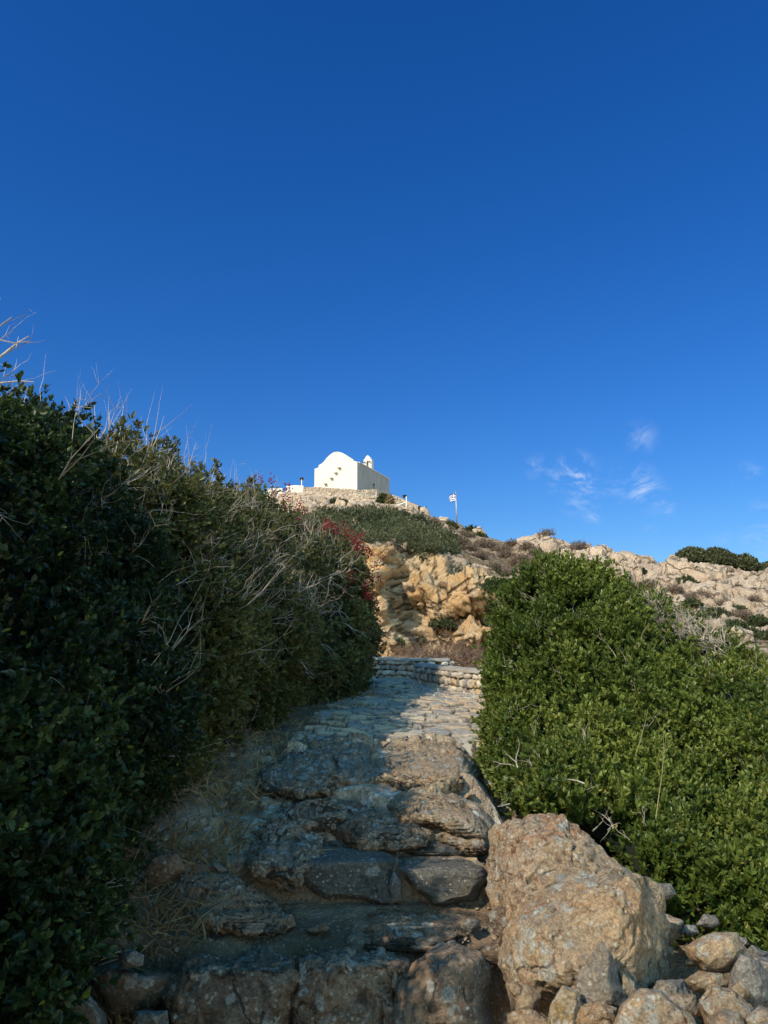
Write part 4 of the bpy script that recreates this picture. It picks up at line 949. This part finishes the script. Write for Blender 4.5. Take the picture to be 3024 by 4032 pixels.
# ------------------------------------------------------------------ far shrubs
def tuft_shrub(px, py, w, h, name, label, mat, group, seed, twig=False, dens=1.0, Y=None, cat='shrub'):
    rs = np.random.default_rng(seed); c = on_hill(px, py) if Y is None else P(px, py, Y); k = c[1] / F / cp; rx, rz = w * k / 2, h * k / 2
    n = int((90 if not twig else 110) * dens * max(1, (w * h / 60)) ** .8)
    d = rs.normal(size=(n, 3)); d /= np.linalg.norm(d, axis=1, keepdims=True); d[:, 2] = np.abs(d[:, 2]) - .15
    lum = 1 + .25 * fbm(d * 2.2 + seed, 3, seed)
    rr = (rs.random(n) ** .35) * lum
    p = c + d * rr[:, None] * np.array([rx, rx * .9, rz * 1.7]) - np.array([0, 0, rz * .75])
    px_size = k * (3.0 if not twig else 4.2)
    V, Fc, va = leaves(p, d + np.array([0, 0, .5]) + rs.normal(0, .3, d.shape), 7 if not twig else 6, px_size, rs, False, spread=(.2, 1.2), width=.75 if not twig else .16)
    o = build(name, V, Fc, M[mat], var={'var': va}, origin=tuple(c - np.array([0, 0, rz])))
    tag(o, label, cat, group)
    return o
gB = 'dry brown bushes scattered over the rocky slope'; gG = 'small green bushes on the rocky slope'
brown = [(466.5, 536, 14, 9), (484, 545, 24, 9), (502, 551, 20, 8), (521, 559, 20, 10), (493, 568, 15, 9), (453, 541, 22, 9), (439, 531, 10, 7), (448, 531, 9, 6), (525.5, 565, 14, 8), (505, 557, 16, 8), (543, 556, 18, 6),
         (625, 577, 14, 6), (698, 597, 26, 9), (723, 607, 24, 9), (740, 615, 22, 8), (512, 545, 14, 6), (470, 549, 18, 7), (480, 556, 14, 6), (535, 552, 10, 5), (434, 522, 10, 5), (411, 591, 8, 4), (650, 586, 22, 7), (674, 590, 18, 6), (510, 574, 16, 7), (463, 543, 12, 7), (755, 600, 14, 5), (528, 548, 10, 6)]
for i, (x, y, w, h) in enumerate(brown):
    lb = 'low dry brown bush among the pale rocks of the slope'
    grp = gB
    tuft_shrub(x, y, w, h, 'dry_bush', lb, 'dry', grp, 200 + i, twig=True, dens=1.1)
green = [(451.4, 525, 12, 7), (494, 585, 24, 11), (508, 587, 14, 8), (640, 572, 8, 5), (685.5, 580, 22, 9), (676, 584, 18, 7), (722, 589, 12, 5), (692, 603, 18, 7), (740, 609, 14, 7), (716, 614, 30, 12), (733, 625, 24, 10), (758, 622, 22, 10),
         (766, 637, 24, 16), (400, 644, 6, 7), (748, 632, 18, 9), (602, 574, 12, 5), (420, 640, 8, 5), (698, 620, 22, 10), (680, 612, 18, 8)]
for i, (x, y, w, h) in enumerate(green):
    tuft_shrub(x, y, w, h, 'green_bush', 'small dark green bush growing on the rocky slope', 'olive', gG, 300 + i)
tuft_shrub(443, 623, 26, 12, 'cliff_bush', 'green and straw coloured bush clinging under the dark overhang of the orange cliff', 'olive', None, 340)
for i, (x, y, w, h, lb) in enumerate([(471.5, 530, 13, 8, 'round green bush on the skyline right of the flagpole'), (480, 535, 11, 6, 'lower green bush on the skyline, beside the round one')]):
    tuft_shrub(x, y, w, h, 'green_bush', lb, 'olive', None, 350 + i)
tuft_shrub(579, 547, 20, 6, 'dry_bush', 'dark brown bush silhouetted on the skyline between the rock outcrops', 'dry', None, 360, twig=True)
tuft_shrub(338, 503, 22, 10, 'green_bush', 'dark spreading bush on the rubble below the chapel gable', 'olive', None, 361, dens=1.6)
tuft_shrub(383, 499.5, 10, 10, 'green_bush', 'green bush against the terrace wall below the chapel corner', 'olive', None, 362, dens=1.6, Y=73.5)
tuft_shrub(389.5, 501, 7, 8, 'green_bush', 'yellowish bush right of the one at the terrace corner', 'straw', None, 363, Y=73)
for i, (x, y, w, h, lb) in enumerate([(692, 555, 32, 14, 'leftmost part-round dark bush on the right skyline'), (716, 556, 34, 18, 'tallest dark bush on the right skyline'), (742, 562, 30, 15, 'dark bush right of the tallest one on the skyline'), (768, 569, 34, 12, 'dark skyline bush cut by the right edge')]):
    tuft_shrub(x, y, w, h, 'skyline_bush', lb, 'maquis', None, 370 + i, dens=3.0, Y=50)
for i, (x, y) in enumerate([(545, 534), (550, 534), (540, 536)]):
    tuft_shrub(x, y, 8, 5, 'dry_bush', 'wispy dry stalks on top of the tall skyline outcrop', 'dry', 'wispy stalks on the skyline outcrop', 380 + i, twig=True, dens=.35)
# thicket under the chapel
def inpoly(x, y, poly):
    c = np.zeros(x.shape, bool); n = len(poly)
    for i in range(n):
        x1, y1 = poly[i]; x2, y2 = poly[(i + 1) % n]
        c ^= ((y1 > y) != (y2 > y)) & (x < (x2 - x1) * (y - y1) / (y2 - y1 + 1e-12) + x1)
    return c
rs = np.random.default_rng(99)
poly = [(296, 520), (325, 517), (350, 515), (375, 515), (395, 515), (412, 520), (432, 528), (448, 538), (460, 549), (454, 554), (440, 556), (436, 564), (424, 563), (414, 558), (408, 552), (398, 545), (384, 545), (372, 547), (340, 548), (296, 545)]
m = inpoly(hpx + fbm(HV * .4, 3, 5) * 6, hpy + fbm(HV * .4 + 9, 3, 5) * 4, poly) & (ridx > nb - 20) & (ridx < nb + nm)
idx = np.flatnonzero(m.ravel()); A = (hdep.ravel()[idx]) ** -0.5
n = 17000; k = rs.choice(idx, n, p=A / A.sum()); base_ = HV.reshape(-1, 3)[k]; dd = hdep.ravel()[k]
bush = np.clip(.55 + fbm(base_ * .5, 3, 44) * .9 + ridged(base_ * .9, 2, 14) * .3, .1, 1.3)
p = base_ + rs.normal(0, .12, (n, 3)) + np.array([0, 0, 1.0]) * (rs.random(n) ** .6 * bush * (.25 + dd / 140))[:, None]
V, Fc, va = leaves(p, np.array([0, -.3, 1.0]) + rs.normal(0, .5, (n, 3)), 7, dd / F * 3.3, rs, False, width=.6, varbase=np.clip(.45 + fbm(base_ * .45, 3, 60) * .9 + rs.normal(0, .18, n), 0, 1))
tag(build('shrub_thicket', V, Fc, M['maquis'], var={'var': va}), 'dense grey green scrub covering the slope below the chapel terrace', 'scrub', kind='stuff')
# dead brush behind the walls
rb = empty('dead_brush', P(447, 668, 18.6), 'tangle of bare reddish brown branches behind the drystone walls', 'dead bush')
mb = MB(); rs = np.random.default_rng(12)
for i in range(240):
    s = rs.random(); a = P(404 + 80 * s, 672, 18.2 + rs.uniform(0, 1.6)); a[2] = rs.uniform(.75, 1.2)
    branch(mb, a, np.array([rs.normal(0, .8), rs.normal(0, .3), rs.uniform(.15, .9)]), rs.uniform(.4, .95), .013, rs, 2, n=3, kids=2, wig=.5, up=-.3)
mb.build('branches', plain('reddish_dead_twig', (.21, .13, .09), .9, vary=.45, sc=6), parent=rb)

# ------------------------------------------------------------------ chapel
CY0 = 80.0; al = math.radians(23.0)
c0 = P(357.3, 490, CY0)                                     # near corner, at terrace level
base_z = c0[2] - 1.0
gd = np.array([-math.cos(al), math.sin(al), 0.]); sd = np.array([math.sin(al), math.cos(al), 0.])
chapel = empty('chapel', (c0[0], c0[1], base_z), 'small whitewashed chapel with rounded gable on the hilltop terrace', 'chapel')
def gable_pt(px, py):   # ray onto the gable plane
    r = P(px, py, 1.0) - np.array([0, 0, CAMZ]); o = np.array([0, 0, CAMZ]); n = sd
    t = ((c0 - o) @ n) / (r @ n); return o + r * t
def side_pt(px, py, off=0.0):
    r = P(px, py, 1.0) - np.array([0, 0, CAMZ]); o = np.array([0, 0, CAMZ]); n = -gd
    t = ((c0 + n * off - o) @ n) / (r @ n); return o + r * t
gtop = [(314.6, 468.9), (318.6, 467.4), (318.7, 465.2), (320.6, 464.2), (322.5, 463.0), (324.4, 460.9), (326.2, 458.5), (328.3, 456.2), (330.5, 454.4), (332.6, 452.9), (334.8, 452.0), (337, 451.7), (339.1, 451.9), (341.5, 452.6), (344, 453.8), (346.4, 455.3),
        (348.9, 456.9), (351, 458.3), (353.2, 459.6), (353.3, 461.1), (357.3, 461.7)]
tp = [gable_pt(*q) for q in gtop]; th_ = .45
lo = [tp[0].copy(), tp[-1].copy()]
for q in lo: q[2] = base_z
ring = [lo[0]] + tp + [lo[1]]; nR = len(ring)
Vg = np.array(ring + [q + sd * th_ for q in ring])
build('gable_wall', Vg, [np.array([list(range(nR))[::-1]]), np.array([list(range(nR, 2 * nR))]), np.array([[i, (i + 1) % nR, (i + 1) % nR + nR, i + nR] for i in range(nR)])], M['white'], parent=chapel)
# side wall with a door opening
ft, bt = side_pt(357.35, 461.9), side_pt(389.5, 479.6)
L = np.linalg.norm((bt - c0)[:2]); ztop0, ztop1 = ft[2], bt[2]
def W(s, z, off=0.0): return np.array([c0[0], c0[1], 0]) + sd * s - gd * off + np.array([0, 0, z])
dl, dr = side_pt(372.6, 487), side_pt(375.2, 487); s0, s1 = [float((q - c0) @ sd) for q in (dl, dr)]; dz = float(side_pt(373.7, 483.4)[2])
zt = lambda s: ztop0 + (ztop1 - ztop0) * s / L
mb = MB(); wt = .5
def wallseg(a, b, zb, zt0, zt1):
    mb.hexa([W(a, zb), W(b, zb), W(b, zb, -wt), W(a, zb, -wt)][::1], [W(a, zt0), W(b, zt1), W(b, zt1, -wt), W(a, zt0, -wt)])
wallseg(th_ + .003, s0, base_z, zt(th_), zt(s0)); wallseg(s1, L, base_z, zt(s1), zt(L)); wallseg(s0, s1, dz, zt(s0), zt(s1))
mb.build('side_wall', M['streak'], parent=chapel)
o = MB(); o.hexa([W(0, base_z, .004), W(th_ + .003, base_z, .004), W(th_ + .003, base_z, .001), W(0, base_z, .001)], [W(0, ztop0, .004), W(th_ + .003, zt(th_), .004), W(th_ + .003, zt(th_), .001), W(0, ztop0, .001)])
o.build('wall_return', M['streak'], parent=chapel)
mb = MB(); mb.hexa([W(s0, base_z, -.28), W(s1, base_z, -.28), W(s1, base_z, -.34), W(s0, base_z, -.34)], [W(s0, dz, -.28), W(s1, dz, -.28), W(s1, dz, -.34), W(s0, dz, -.34)])
door = mb.build('door', M['door'], parent=chapel)
mb = MB(); fw_ = .09
for a, b in ((s0 - fw_, s0), (s1, s1 + fw_)): mb.hexa([W(a, base_z, .02), W(b, base_z, .02), W(b, base_z, .002), W(a, base_z, .002)], [W(a, dz + fw_, .02), W(b, dz + fw_, .02), W(b, dz + fw_, .002), W(a, dz + fw_, .002)])
mb.build('door_frame', M['white'], parent=door)
# white coping on the side wall, sloping barrel roof behind it
mb = MB(); mb.hexa([W(th_, zt(th_) + .003, .06), W(L, zt(L) + .003, .06), W(L, zt(L) + .003, -wt), W(th_, zt(th_) + .003, -wt)], [W(th_, zt(th_) + .12, .06), W(L, zt(L) + .12, .06), W(L, zt(L) + .12, -wt), W(th_, zt(th_) + .12, -wt)])
mb.build('eaves_coping', M['white'], parent=chapel)
gw = float((tp[0] - c0) @ gd); n_ = 14; V = []
zl = tp[0][2]
for s in (th_ + .01, L):
    for i in range(n_ + 1):
        a = PI * i / n_; w_ = wt * .6 + (gw - wt * .9) * (1 - math.cos(a)) / 2
        z = (zt(s) * (1 - i / n_) + (zl - (ztop0 - zt(s))) * i / n_) + math.sin(a) * (1.05)
        V.append(W(s, z - .12, -w_))
Fs = np.array([[i, i + 1, i + n_ + 2, i + n_ + 1] for i in range(n_)])
build('barrel_roof', np.array(V), [Fs, np.array([list(range(n_ + 1, 2 * n_ + 2))])], M['white'], parent=chapel, smooth=False)
mb = MB()   # far side and back walls
mb.hexa([W(th_ + .003, base_z, -gw + .4), W(L, base_z, -gw + .4), W(L, base_z, -gw), W(th_ + .003, base_z, -gw)], [W(th_ + .003, zl - .1, -gw + .4), W(L, zl - .9 - (ztop0 - ztop1), -gw + .4), W(L, zl - .9 - (ztop0 - ztop1), -gw), W(th_ + .003, zl - .1, -gw)])
mb.hexa([W(L - .4, base_z, -wt - .003), W(L - .003, base_z, -wt - .003), W(L - .003, base_z, -gw + .403), W(L - .4, base_z, -gw + .403)], [W(L - .4, ztop1 - .3, -wt - .003), W(L - .003, ztop1 - .3, -wt - .003), W(L - .003, ztop1 - .9, -gw + .403), W(L - .4, ztop1 - .9, -gw + .403)])
mb.build('rear_wall', M['white'], parent=chapel)
# four projecting step stones on the gable
for (x, y) in [(339.7, 468.1), (336.3, 473.2), (332, 478.5), (325.9, 484.3)]:
    c = gable_pt(x, y); mb = MB(); mb.box(c - sd * .15, gd * .17, sd * .15, np.array([0, 0, .075])); mb.build('step_stone', M['coping'], parent=chapel, bevel=.04)
# bell cote
bc = P(363.5, 469, 85.0); bw = 1.02; bdp = .62
def Bp(u, v, z): return bc - gd * u + sd * v + np.array([0, 0, z])
zb = -1.3; zs = P(364, 460.2, 85)[2] - bc[2]; za = P(364, 455.6, 85)[2] - bc[2]
o0, o1 = bw * .36, bw * .64; oz0 = P(364, 467.2, 85)[2] - bc[2]; oz1 = P(364, 462.3, 85)[2] - bc[2]
mb = MB()
def bbox(u0, u1, z0, z1, z0b=None, z1b=None):
    z0b = z0 if z0b is None else z0b; z1b = z1 if z1b is None else z1b
    mb.hexa([Bp(u0, 0, z0), Bp(u1, 0, z0b), Bp(u1, bdp, z0b), Bp(u0, bdp, z0)], [Bp(u0, 0, z1), Bp(u1, 0, z1b), Bp(u1, bdp, z1b), Bp(u0, bdp, z1)])
bbox(0, bw, zb, oz0); bbox(0, o0, oz0 + .002, zs); bbox(o1, bw, oz0 + .002, zs)
ah = oz1 + .22
bbox(o0 + .001, (o0 + o1) / 2, oz1 - .02, zs, ah - .01, zs); bbox((o0 + o1) / 2, o1 - .001, ah - .01, zs, oz1 - .02, zs)
gp = [(0, zs), (.14, zs + .12), (.26, zs + .34), (.40, za - .08), (.5, za), (.60, za - .08), (.74, zs + .34), (.86, zs + .12), (1.0, zs)]
for (a, b), (c, d) in zip(gp[:-1], gp[1:]): bbox(a * bw, c * bw, zs + .002, b + .004, zs + .002, d + .004)
bcote = mb.build('bell_cote', M['white'], parent=chapel)
mb = MB(); cb = Bp(bw / 2, bdp / 2, 0)
mb.tube([cb + np.array([0, 0, oz1 + .05]), cb + np.array([0, 0, oz1 - .12]), cb + np.array([0, 0, oz1 - .35]), cb + np.array([0, 0, oz1 - .48])], [.04, .09, .12, .17], 10)
mb.build('bell', plain('bronze', (.12, .09, .05), .5, .7, bump=0), parent=bcote)
for u in (.16, .80): mb = MB(); mb.box(Bp(bw * u, -.12, oz1 - .02), gd * .10, sd * .12, np.array([0, 0, .035])); mb.build('slate_bracket', M['slate'], parent=bcote)

# ------------------------------------------------------------------ terrace
def ribbon(name, label, pts, h, thick, mat, cat, parent=None, nj=.12, down=2.5, cop=None):
    pts = np.array(pts, float); p = np.array([np.interp(np.linspace(0, len(pts) - 1, 90), range(len(pts)), pts[:, k]) for k in range(3)]).T
    tq = np.gradient(p, axis=0); tq[:, 2] = 0; tq /= np.linalg.norm(tq, axis=1, keepdims=True); n = np.stack([tq[:, 1], -tq[:, 0], 0 * tq[:, 0]], -1)
    zz = np.linspace(-down, 0, 14)
    C = [p + n * thick * .5 + np.array([0, 0, z]) for z in zz] + [p - n * thick * .5 + np.array([0, 0, z]) for z in zz[::-1]]
    C = np.array(C); jit = fbm(C * 1.6, 4, 3) * nj; C = C + n[None] * jit[..., None]; C[zz.size - 1:zz.size + 1, :, 2] += fbm(C[zz.size - 1] * 1.1, 3, 7)[None] * nj * 1.0
    o = build(name, np.swapaxes(C, 0, 1), grid_faces(90, C.shape[0]), mat, smooth=True)
    return tag(o, label, cat)
ribbon('terrace_wall', 'mortared rubble wall holding the terrace around the chapel', [P(303, 487, 77.5), P(314, 487.6, 77), P(335, 488.6, 77), P(357, 490, 77), P(375, 490.2, 77.5), P(384, 492, 79), P(390, 494.6, 80), P(400, 498.2, 80), P(410, 502.2, 79), P(420, 506, 78)], 1, .6, M['rubble'], 'terrace wall', down=1.6)
ribbon('parapet', 'short white plastered parapet left of the chapel terrace wall', [P(286.5, 486.6, 77.4), P(296, 485.8, 77.4), P(304, 486.2, 77.3)], 1, .5, M['white'], 'parapet', nj=.04, down=1.3)
ribbon('parapet', 'separate white plastered wall stub half hidden behind the hedge top', [P(266, 489.5, 77.4), P(276, 488.8, 77.4), P(283, 488.7, 77.3)], 1, .5, M['white'], 'parapet', nj=.04, down=1.6)
# dry-laid retaining rubble beneath the terrace wall
rs = np.random.default_rng(31); U3, F3 = ico(2); V = []; Fs = []; va = []; k = 0
for i in range(900):
    px = rs.uniform(284, 404); py = np.interp(px, [284, 357, 390, 404], [494, 495, 499, 505]) + abs(rs.normal(0, 5.0)) * (1 if px < 380 else .5)
    c = P(px, py, 76.3 - (py - 494) * .14 + rs.uniform(-.3, .3)); s = rs.uniform(.14, .42)
    u = U3.copy()
    for _ in range(5):
        nn = rs.normal(size=3); nn /= np.linalg.norm(nn); u = u - nn * np.maximum(u @ nn - rs.uniform(.5, .8), 0)[:, None]
    v = c + u * np.array([s * rs.uniform(.8, 1.5), s, s * rs.uniform(.5, .85)]); V.append(v); Fs.append(F3 + k); k += len(v); va.append(np.full(len(F3), rs.random()))
tag(build('retaining_rubble', np.concatenate(V), np.concatenate(Fs), M['tstone'], var={'var': np.concatenate(va)}), 'rough dry laid retaining wall of loose rubble under the terrace wall', 'rubble wall')
rock('terrace_pier', [(420, 509), (420.3, 507.6), (424, 507.2), (428, 509.5), (430, 514), (431, 519), (421, 518)], 76.0, .7, M['tstone'], 'square stone pier at the right end of the terrace', 140, sub=4, facets=3, flat=.5, cat='stone pier')
for i, (pl_, Yr, lb) in enumerate([([(400, 512), (404, 507), (410, 507), (416, 512), (417, 519), (406, 519)], 73, 'reddish crag under the right end of the terrace wall'),
                               ([(392, 509), (396, 503), (403, 503), (406, 509), (400, 514)], 74, 'brown crag beside the terrace handrail'),
                               ([(470, 536), (473, 529), (480, 527), (486, 533), (484, 540)], 66, 'pale rock knob on the slope below the flagpole'),
                               ([(436, 523), (440, 517), (448, 518), (452, 526), (444, 528)], 71, 'rounded pale crag left of the flagpole'),
                               ([(515, 545), (517, 539), (527, 537), (534, 543), (530, 550), (519, 550)], 55, 'cracked pinkish block at the left end of the skyline outcrop'),
                               ([(533, 545), (536, 537), (548, 534.5), (556, 539), (554, 547), (540, 549)], 55, 'top block of the skyline outcrop'),
                               ([(556, 548), (558, 541), (568, 542), (574, 548), (570, 554)], 55, 'low block right of the skyline outcrop'),
                               ([(708, 632), (711, 621), (720, 618), (727, 624), (724, 636), (712, 640)], 30, 'tan rock standing on the slope above the right shrub'),
                               ([(727, 632), (735, 626), (752, 632), (754, 642), (738, 646)], 28, 'broad tan rock below the standing one')]):
    rock('hill_crag', pl_, Yr, .8 if Yr > 40 else .45, M['hill'], lb, 150 + i, sub=5, facets=8, amp=.09, cat='crag')

# ------------------------------------------------------------------ floodlights, rail, flag
def floodlight(name, label, x, ytop, ybot, Y, head, aim, hs=.2):
    b = P(x, ybot, Y); tpt = P(x, ytop, Y); tpt[0] = b[0]; root = empty(name, b - np.array([0, 0, .6]), label, 'floodlight', 'floodlights round the chapel')
    mb = MB(); mb.tube([b - np.array([0, 0, .6]), tpt], .045, 8); pole = mb.build('pole', M['whitem'], parent=root, smooth=True)
    a = np.array(aim, float); a /= np.linalg.norm(a); s = np.cross(a, [0, 0, 1.0]); s /= np.linalg.norm(s); u = np.cross(s, a); c = tpt + np.array([head, 0, .02])
    mb = MB(); mb.box(c, s * hs, a * .06, u * hs * .75); lamp = mb.build('lamp_head', M['black'], parent=root, bevel=.02)
    mb = MB(); mb.box(c + a * .066, s * hs * .85, a * .004, u * hs * .6); mb.build('lamp_glass', M['glass'], parent=lamp)
    mb = MB(); mb.tube([c - s * hs * 1.1, c - s * hs * 1.1 - u * .25, tpt - u * .15 + (c - tpt) * .6, c + s * hs * 1.1 - u * .25, c + s * hs * 1.1], .018, 5); mb.build('bracket', M['metal'], parent=root)
    return root
floodlight('floodlight', 'black floodlight on a white pole left of the chapel', 301.5, 479, 492, 76.6, 0, (.3, .9, .25), .21)
floodlight('floodlight', 'black floodlight on a tall white pole right of the chapel, over the handrail', 406.4, 496.5, 517, 72, -.16, (-.3, .9, .2), .2)
floodlight('floodlight', 'short floodlight on the stone pier at the end of the terrace', 425.2, 507.6, 510, 75.8, 0, (-.8, -.4, .2), .16)
pp = P(271.3, 485, 77); tq = MB(); tq.tube([pp - np.array([0, 0, .8]), pp], .04, 6); tag(tq.build('post', M['metal']), 'short metal post behind the white wall stub', 'post')
rr = empty('handrail', P(396, 512, 72.5), 'pale sloping handrail beside the terrace steps', 'handrail')
mb = MB(); mb.tube([P(386.3, 509.3, 72.5), P(405.8, 502.2, 72.2)], .05, 6); mb.build('rail', M['whitem'], parent=rr)
mb = MB()
for x, y in ((386.8, 509.2), (396, 505.8), (405.3, 502.4)): a = P(x, y, 72.3); mb.tube([a - np.array([0, 0, 1.3]), a], .03, 6)
mb.build('rail_post', M['metal'], parent=rr)
# cable down the terrace
mb = MB(); mb.tube([P(376.2, 491.5, 76.6), P(376, 497, 76), P(377, 503, 75), P(381, 507.5, 74)], .03, 5); tag(mb.build('pipe', M['whitem']), 'thin white pipe running down the terrace wall under the chapel corner', 'pipe')

fb = P(456.9, 524.5, 70.5); ft_ = P(455.8, 491.7, 70.5)
fp = empty('flagpole', fb, 'thin metal flagpole standing on the ridge right of the chapel', 'flagpole')
mb = MB(); mb.tube([fb, fb * .5 + ft_ * .5, ft_], [.075, .06, .045], 8); mb.build('pole', M['metal'], parent=fp, smooth=True)
mb = MB(); mb.tube([ft_, ft_ + np.array([0, 0, .05]), ft_ + np.array([0, 0, .1])], [.05, .07, .03], 8); mb.build('finial', M['metal'], parent=fp)
blue = plain('flag_blue', (.03, .05, .22), .8, vary=.15, bump=0); whit = plain('flag_white', (.75, .75, .75), .8, vary=.05, bump=0)
# nine stripes, canton with a cross; wind-blown to the left, outer end tattered
ttop = P(455.6, 493.6, 70.45); tbot = P(455.9, 501.2, 70.45); FH = float(ttop[2] - tbot[2]); FL = .62
NU, NV = 36, 27; V = []; 
for j in range(NV + 1):
    for i in range(NU + 1):
        u, v = i / NU, j / NV
        V.append([ttop[0] + (tbot[0] - ttop[0]) * v - .03 - u * FL * (1 - .12 * v), ttop[1] + .10 * math.sin(u * 9 + v * 2) * u + u * .25, ttop[2] - v * FH - u * u * .16 - .06 * math.sin(u * 7 + 1) * u])
Fs = []; mi = []
for j in range(NV):
    for i in range(NU):
        r_ = rs.random()
        if i > NU - 3 - (j * 7 % 5) and r_ < .8: continue
        st_ = j * 9 // NV; cu, cv = (i + .5) / 20.0, (j + .5) / 15.0
        if cu < 1 and cv < 1: w_ = abs(cu - .5) < .10 or abs(cv - .5) < .10
        else: w_ = st_ % 2 == 1
        Fs.append([j * (NU + 1) + i, j * (NU + 1) + i + 1, (j + 1) * (NU + 1) + i + 1, (j + 1) * (NU + 1) + i]); mi.append(1 if w_ else 0)
tag(build('flag', np.array(V), np.array(Fs), [blue, whit], midx=mi, origin=tuple(ttop)), 'blue and white striped flag with a cross, blowing left from the flagpole', 'flag')

# ------------------------------------------------------------------ sun, sky, camera
SUN_AZ = np.array([-.66, -.75]); SUN_AZ = SUN_AZ / np.linalg.norm(SUN_AZ); EL = math.radians(37.5)
sv = np.array([SUN_AZ[0] * math.cos(EL), SUN_AZ[1] * math.cos(EL), math.sin(EL)])
sun = bpy.data.lights.new('sun', 'SUN'); sun.energy = 5.0; sun.angle = math.radians(.53); sun.color = (1.0, .865, .67)
so = bpy.data.objects.new('sun', sun); col.objects.link(so)
from mathutils import Vector
so.rotation_euler = Vector(sv.tolist()).to_track_quat('Z', 'Y').to_euler(); so.location = (-20, -20, 30)
w = bpy.data.worlds.new('World'); bpy.context.scene.world = w; w.use_nodes = True; t = w.node_tree; t.nodes.clear()
out = t.nodes.new('ShaderNodeOutputWorld'); bg = t.nodes.new('ShaderNodeBackground'); sky_ = t.nodes.new('ShaderNodeTexSky')
sky_.sky_type = 'NISHITA'; sky_.sun_disc = False; sky_.sun_elevation = EL; sky_.sun_rotation = math.atan2(SUN_AZ[0], SUN_AZ[1])
sky_.altitude = 100; sky_.air_density = 1.3; sky_.dust_density = .15; sky_.ozone_density = 5.0
bg.inputs[1].default_value = .15
# clear deep-blue sky ahead (away from the sun), an added warm boost behind the camera fills the shade
g = G(t); tc = t.nodes.new('ShaderNodeTexCoord').outputs['Generated']
hs = t.nodes.new('ShaderNodeHueSaturation'); hs.inputs['Saturation'].default_value = 1.3
t.links.new(sky_.outputs[0], hs.inputs['Color'])
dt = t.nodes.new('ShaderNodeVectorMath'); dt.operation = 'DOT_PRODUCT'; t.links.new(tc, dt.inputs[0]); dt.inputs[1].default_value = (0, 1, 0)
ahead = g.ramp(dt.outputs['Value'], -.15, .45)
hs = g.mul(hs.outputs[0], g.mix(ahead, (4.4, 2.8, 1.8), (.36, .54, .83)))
# thin cirrus wisps, fixed in the sky's own directions
fac = None
def dirn(px, py): a = P(px, py, 1.0) - np.array([0, 0, CAMZ]); return a / np.linalg.norm(a)
nz = g.noise(26, 7, .68, g.scale(g.warp(tc, 9, .10), (1, 1, 2.3)))
for (x, y, rad, s) in [(576, 476, .030, 1.0), (556, 480, .018, .75), (580, 497, .026, .55), (592, 512, .018, .5), (625, 480, .030, .5), (640, 486, .026, .95), (652, 497, .022, .65), (640, 437, .022, .4), (610, 480, .03, .35), (536, 466, .018, .35), (748, 478, .02, .35), (764, 515, .02, .5), (722, 536, .014, .4), (650, 534, .012, .3), (762, 540, .03, .35), (670, 508, .012, .5)]:
    dn = t.nodes.new('ShaderNodeVectorMath'); dn.operation = 'DISTANCE'; t.links.new(tc, dn.inputs[0]); dn.inputs[1].default_value = dirn(x, y).tolist()
    m_ = g.ramp(dn.outputs['Value'], rad * 1.35, 0, 0, s); fac = m_ if fac is None else g.math('MAXIMUM', fac, m_)
fac = g.math('MULTIPLY', g.ramp(nz, .42, .72), fac)
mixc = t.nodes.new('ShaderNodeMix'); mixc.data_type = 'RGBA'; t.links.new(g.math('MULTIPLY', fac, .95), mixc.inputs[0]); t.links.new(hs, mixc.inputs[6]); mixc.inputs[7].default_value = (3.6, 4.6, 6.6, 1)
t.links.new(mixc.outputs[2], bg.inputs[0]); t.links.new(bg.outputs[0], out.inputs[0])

cam = bpy.data.cameras.new('camera'); co = bpy.data.objects.new('camera', cam); col.objects.link(co)
cam.lens = 26; cam.sensor_width = 36; cam.sensor_fit = 'VERTICAL'; cam.sensor_height = 36; cam.clip_end = 6000; cam.clip_start = .05
co.location = (0, 0, CAMZ); co.rotation_euler = (PI / 2 + PITCH, 0, 0)
sc = bpy.context.scene; sc.camera = co
sc.render.resolution_x = 768; sc.render.resolution_y = 1024
sc.view_settings.view_transform = 'Standard'; sc.view_settings.look = 'None'; sc.view_settings.exposure = 0
sc.render.engine = 'CYCLES'; sc.cycles.max_bounces = 5
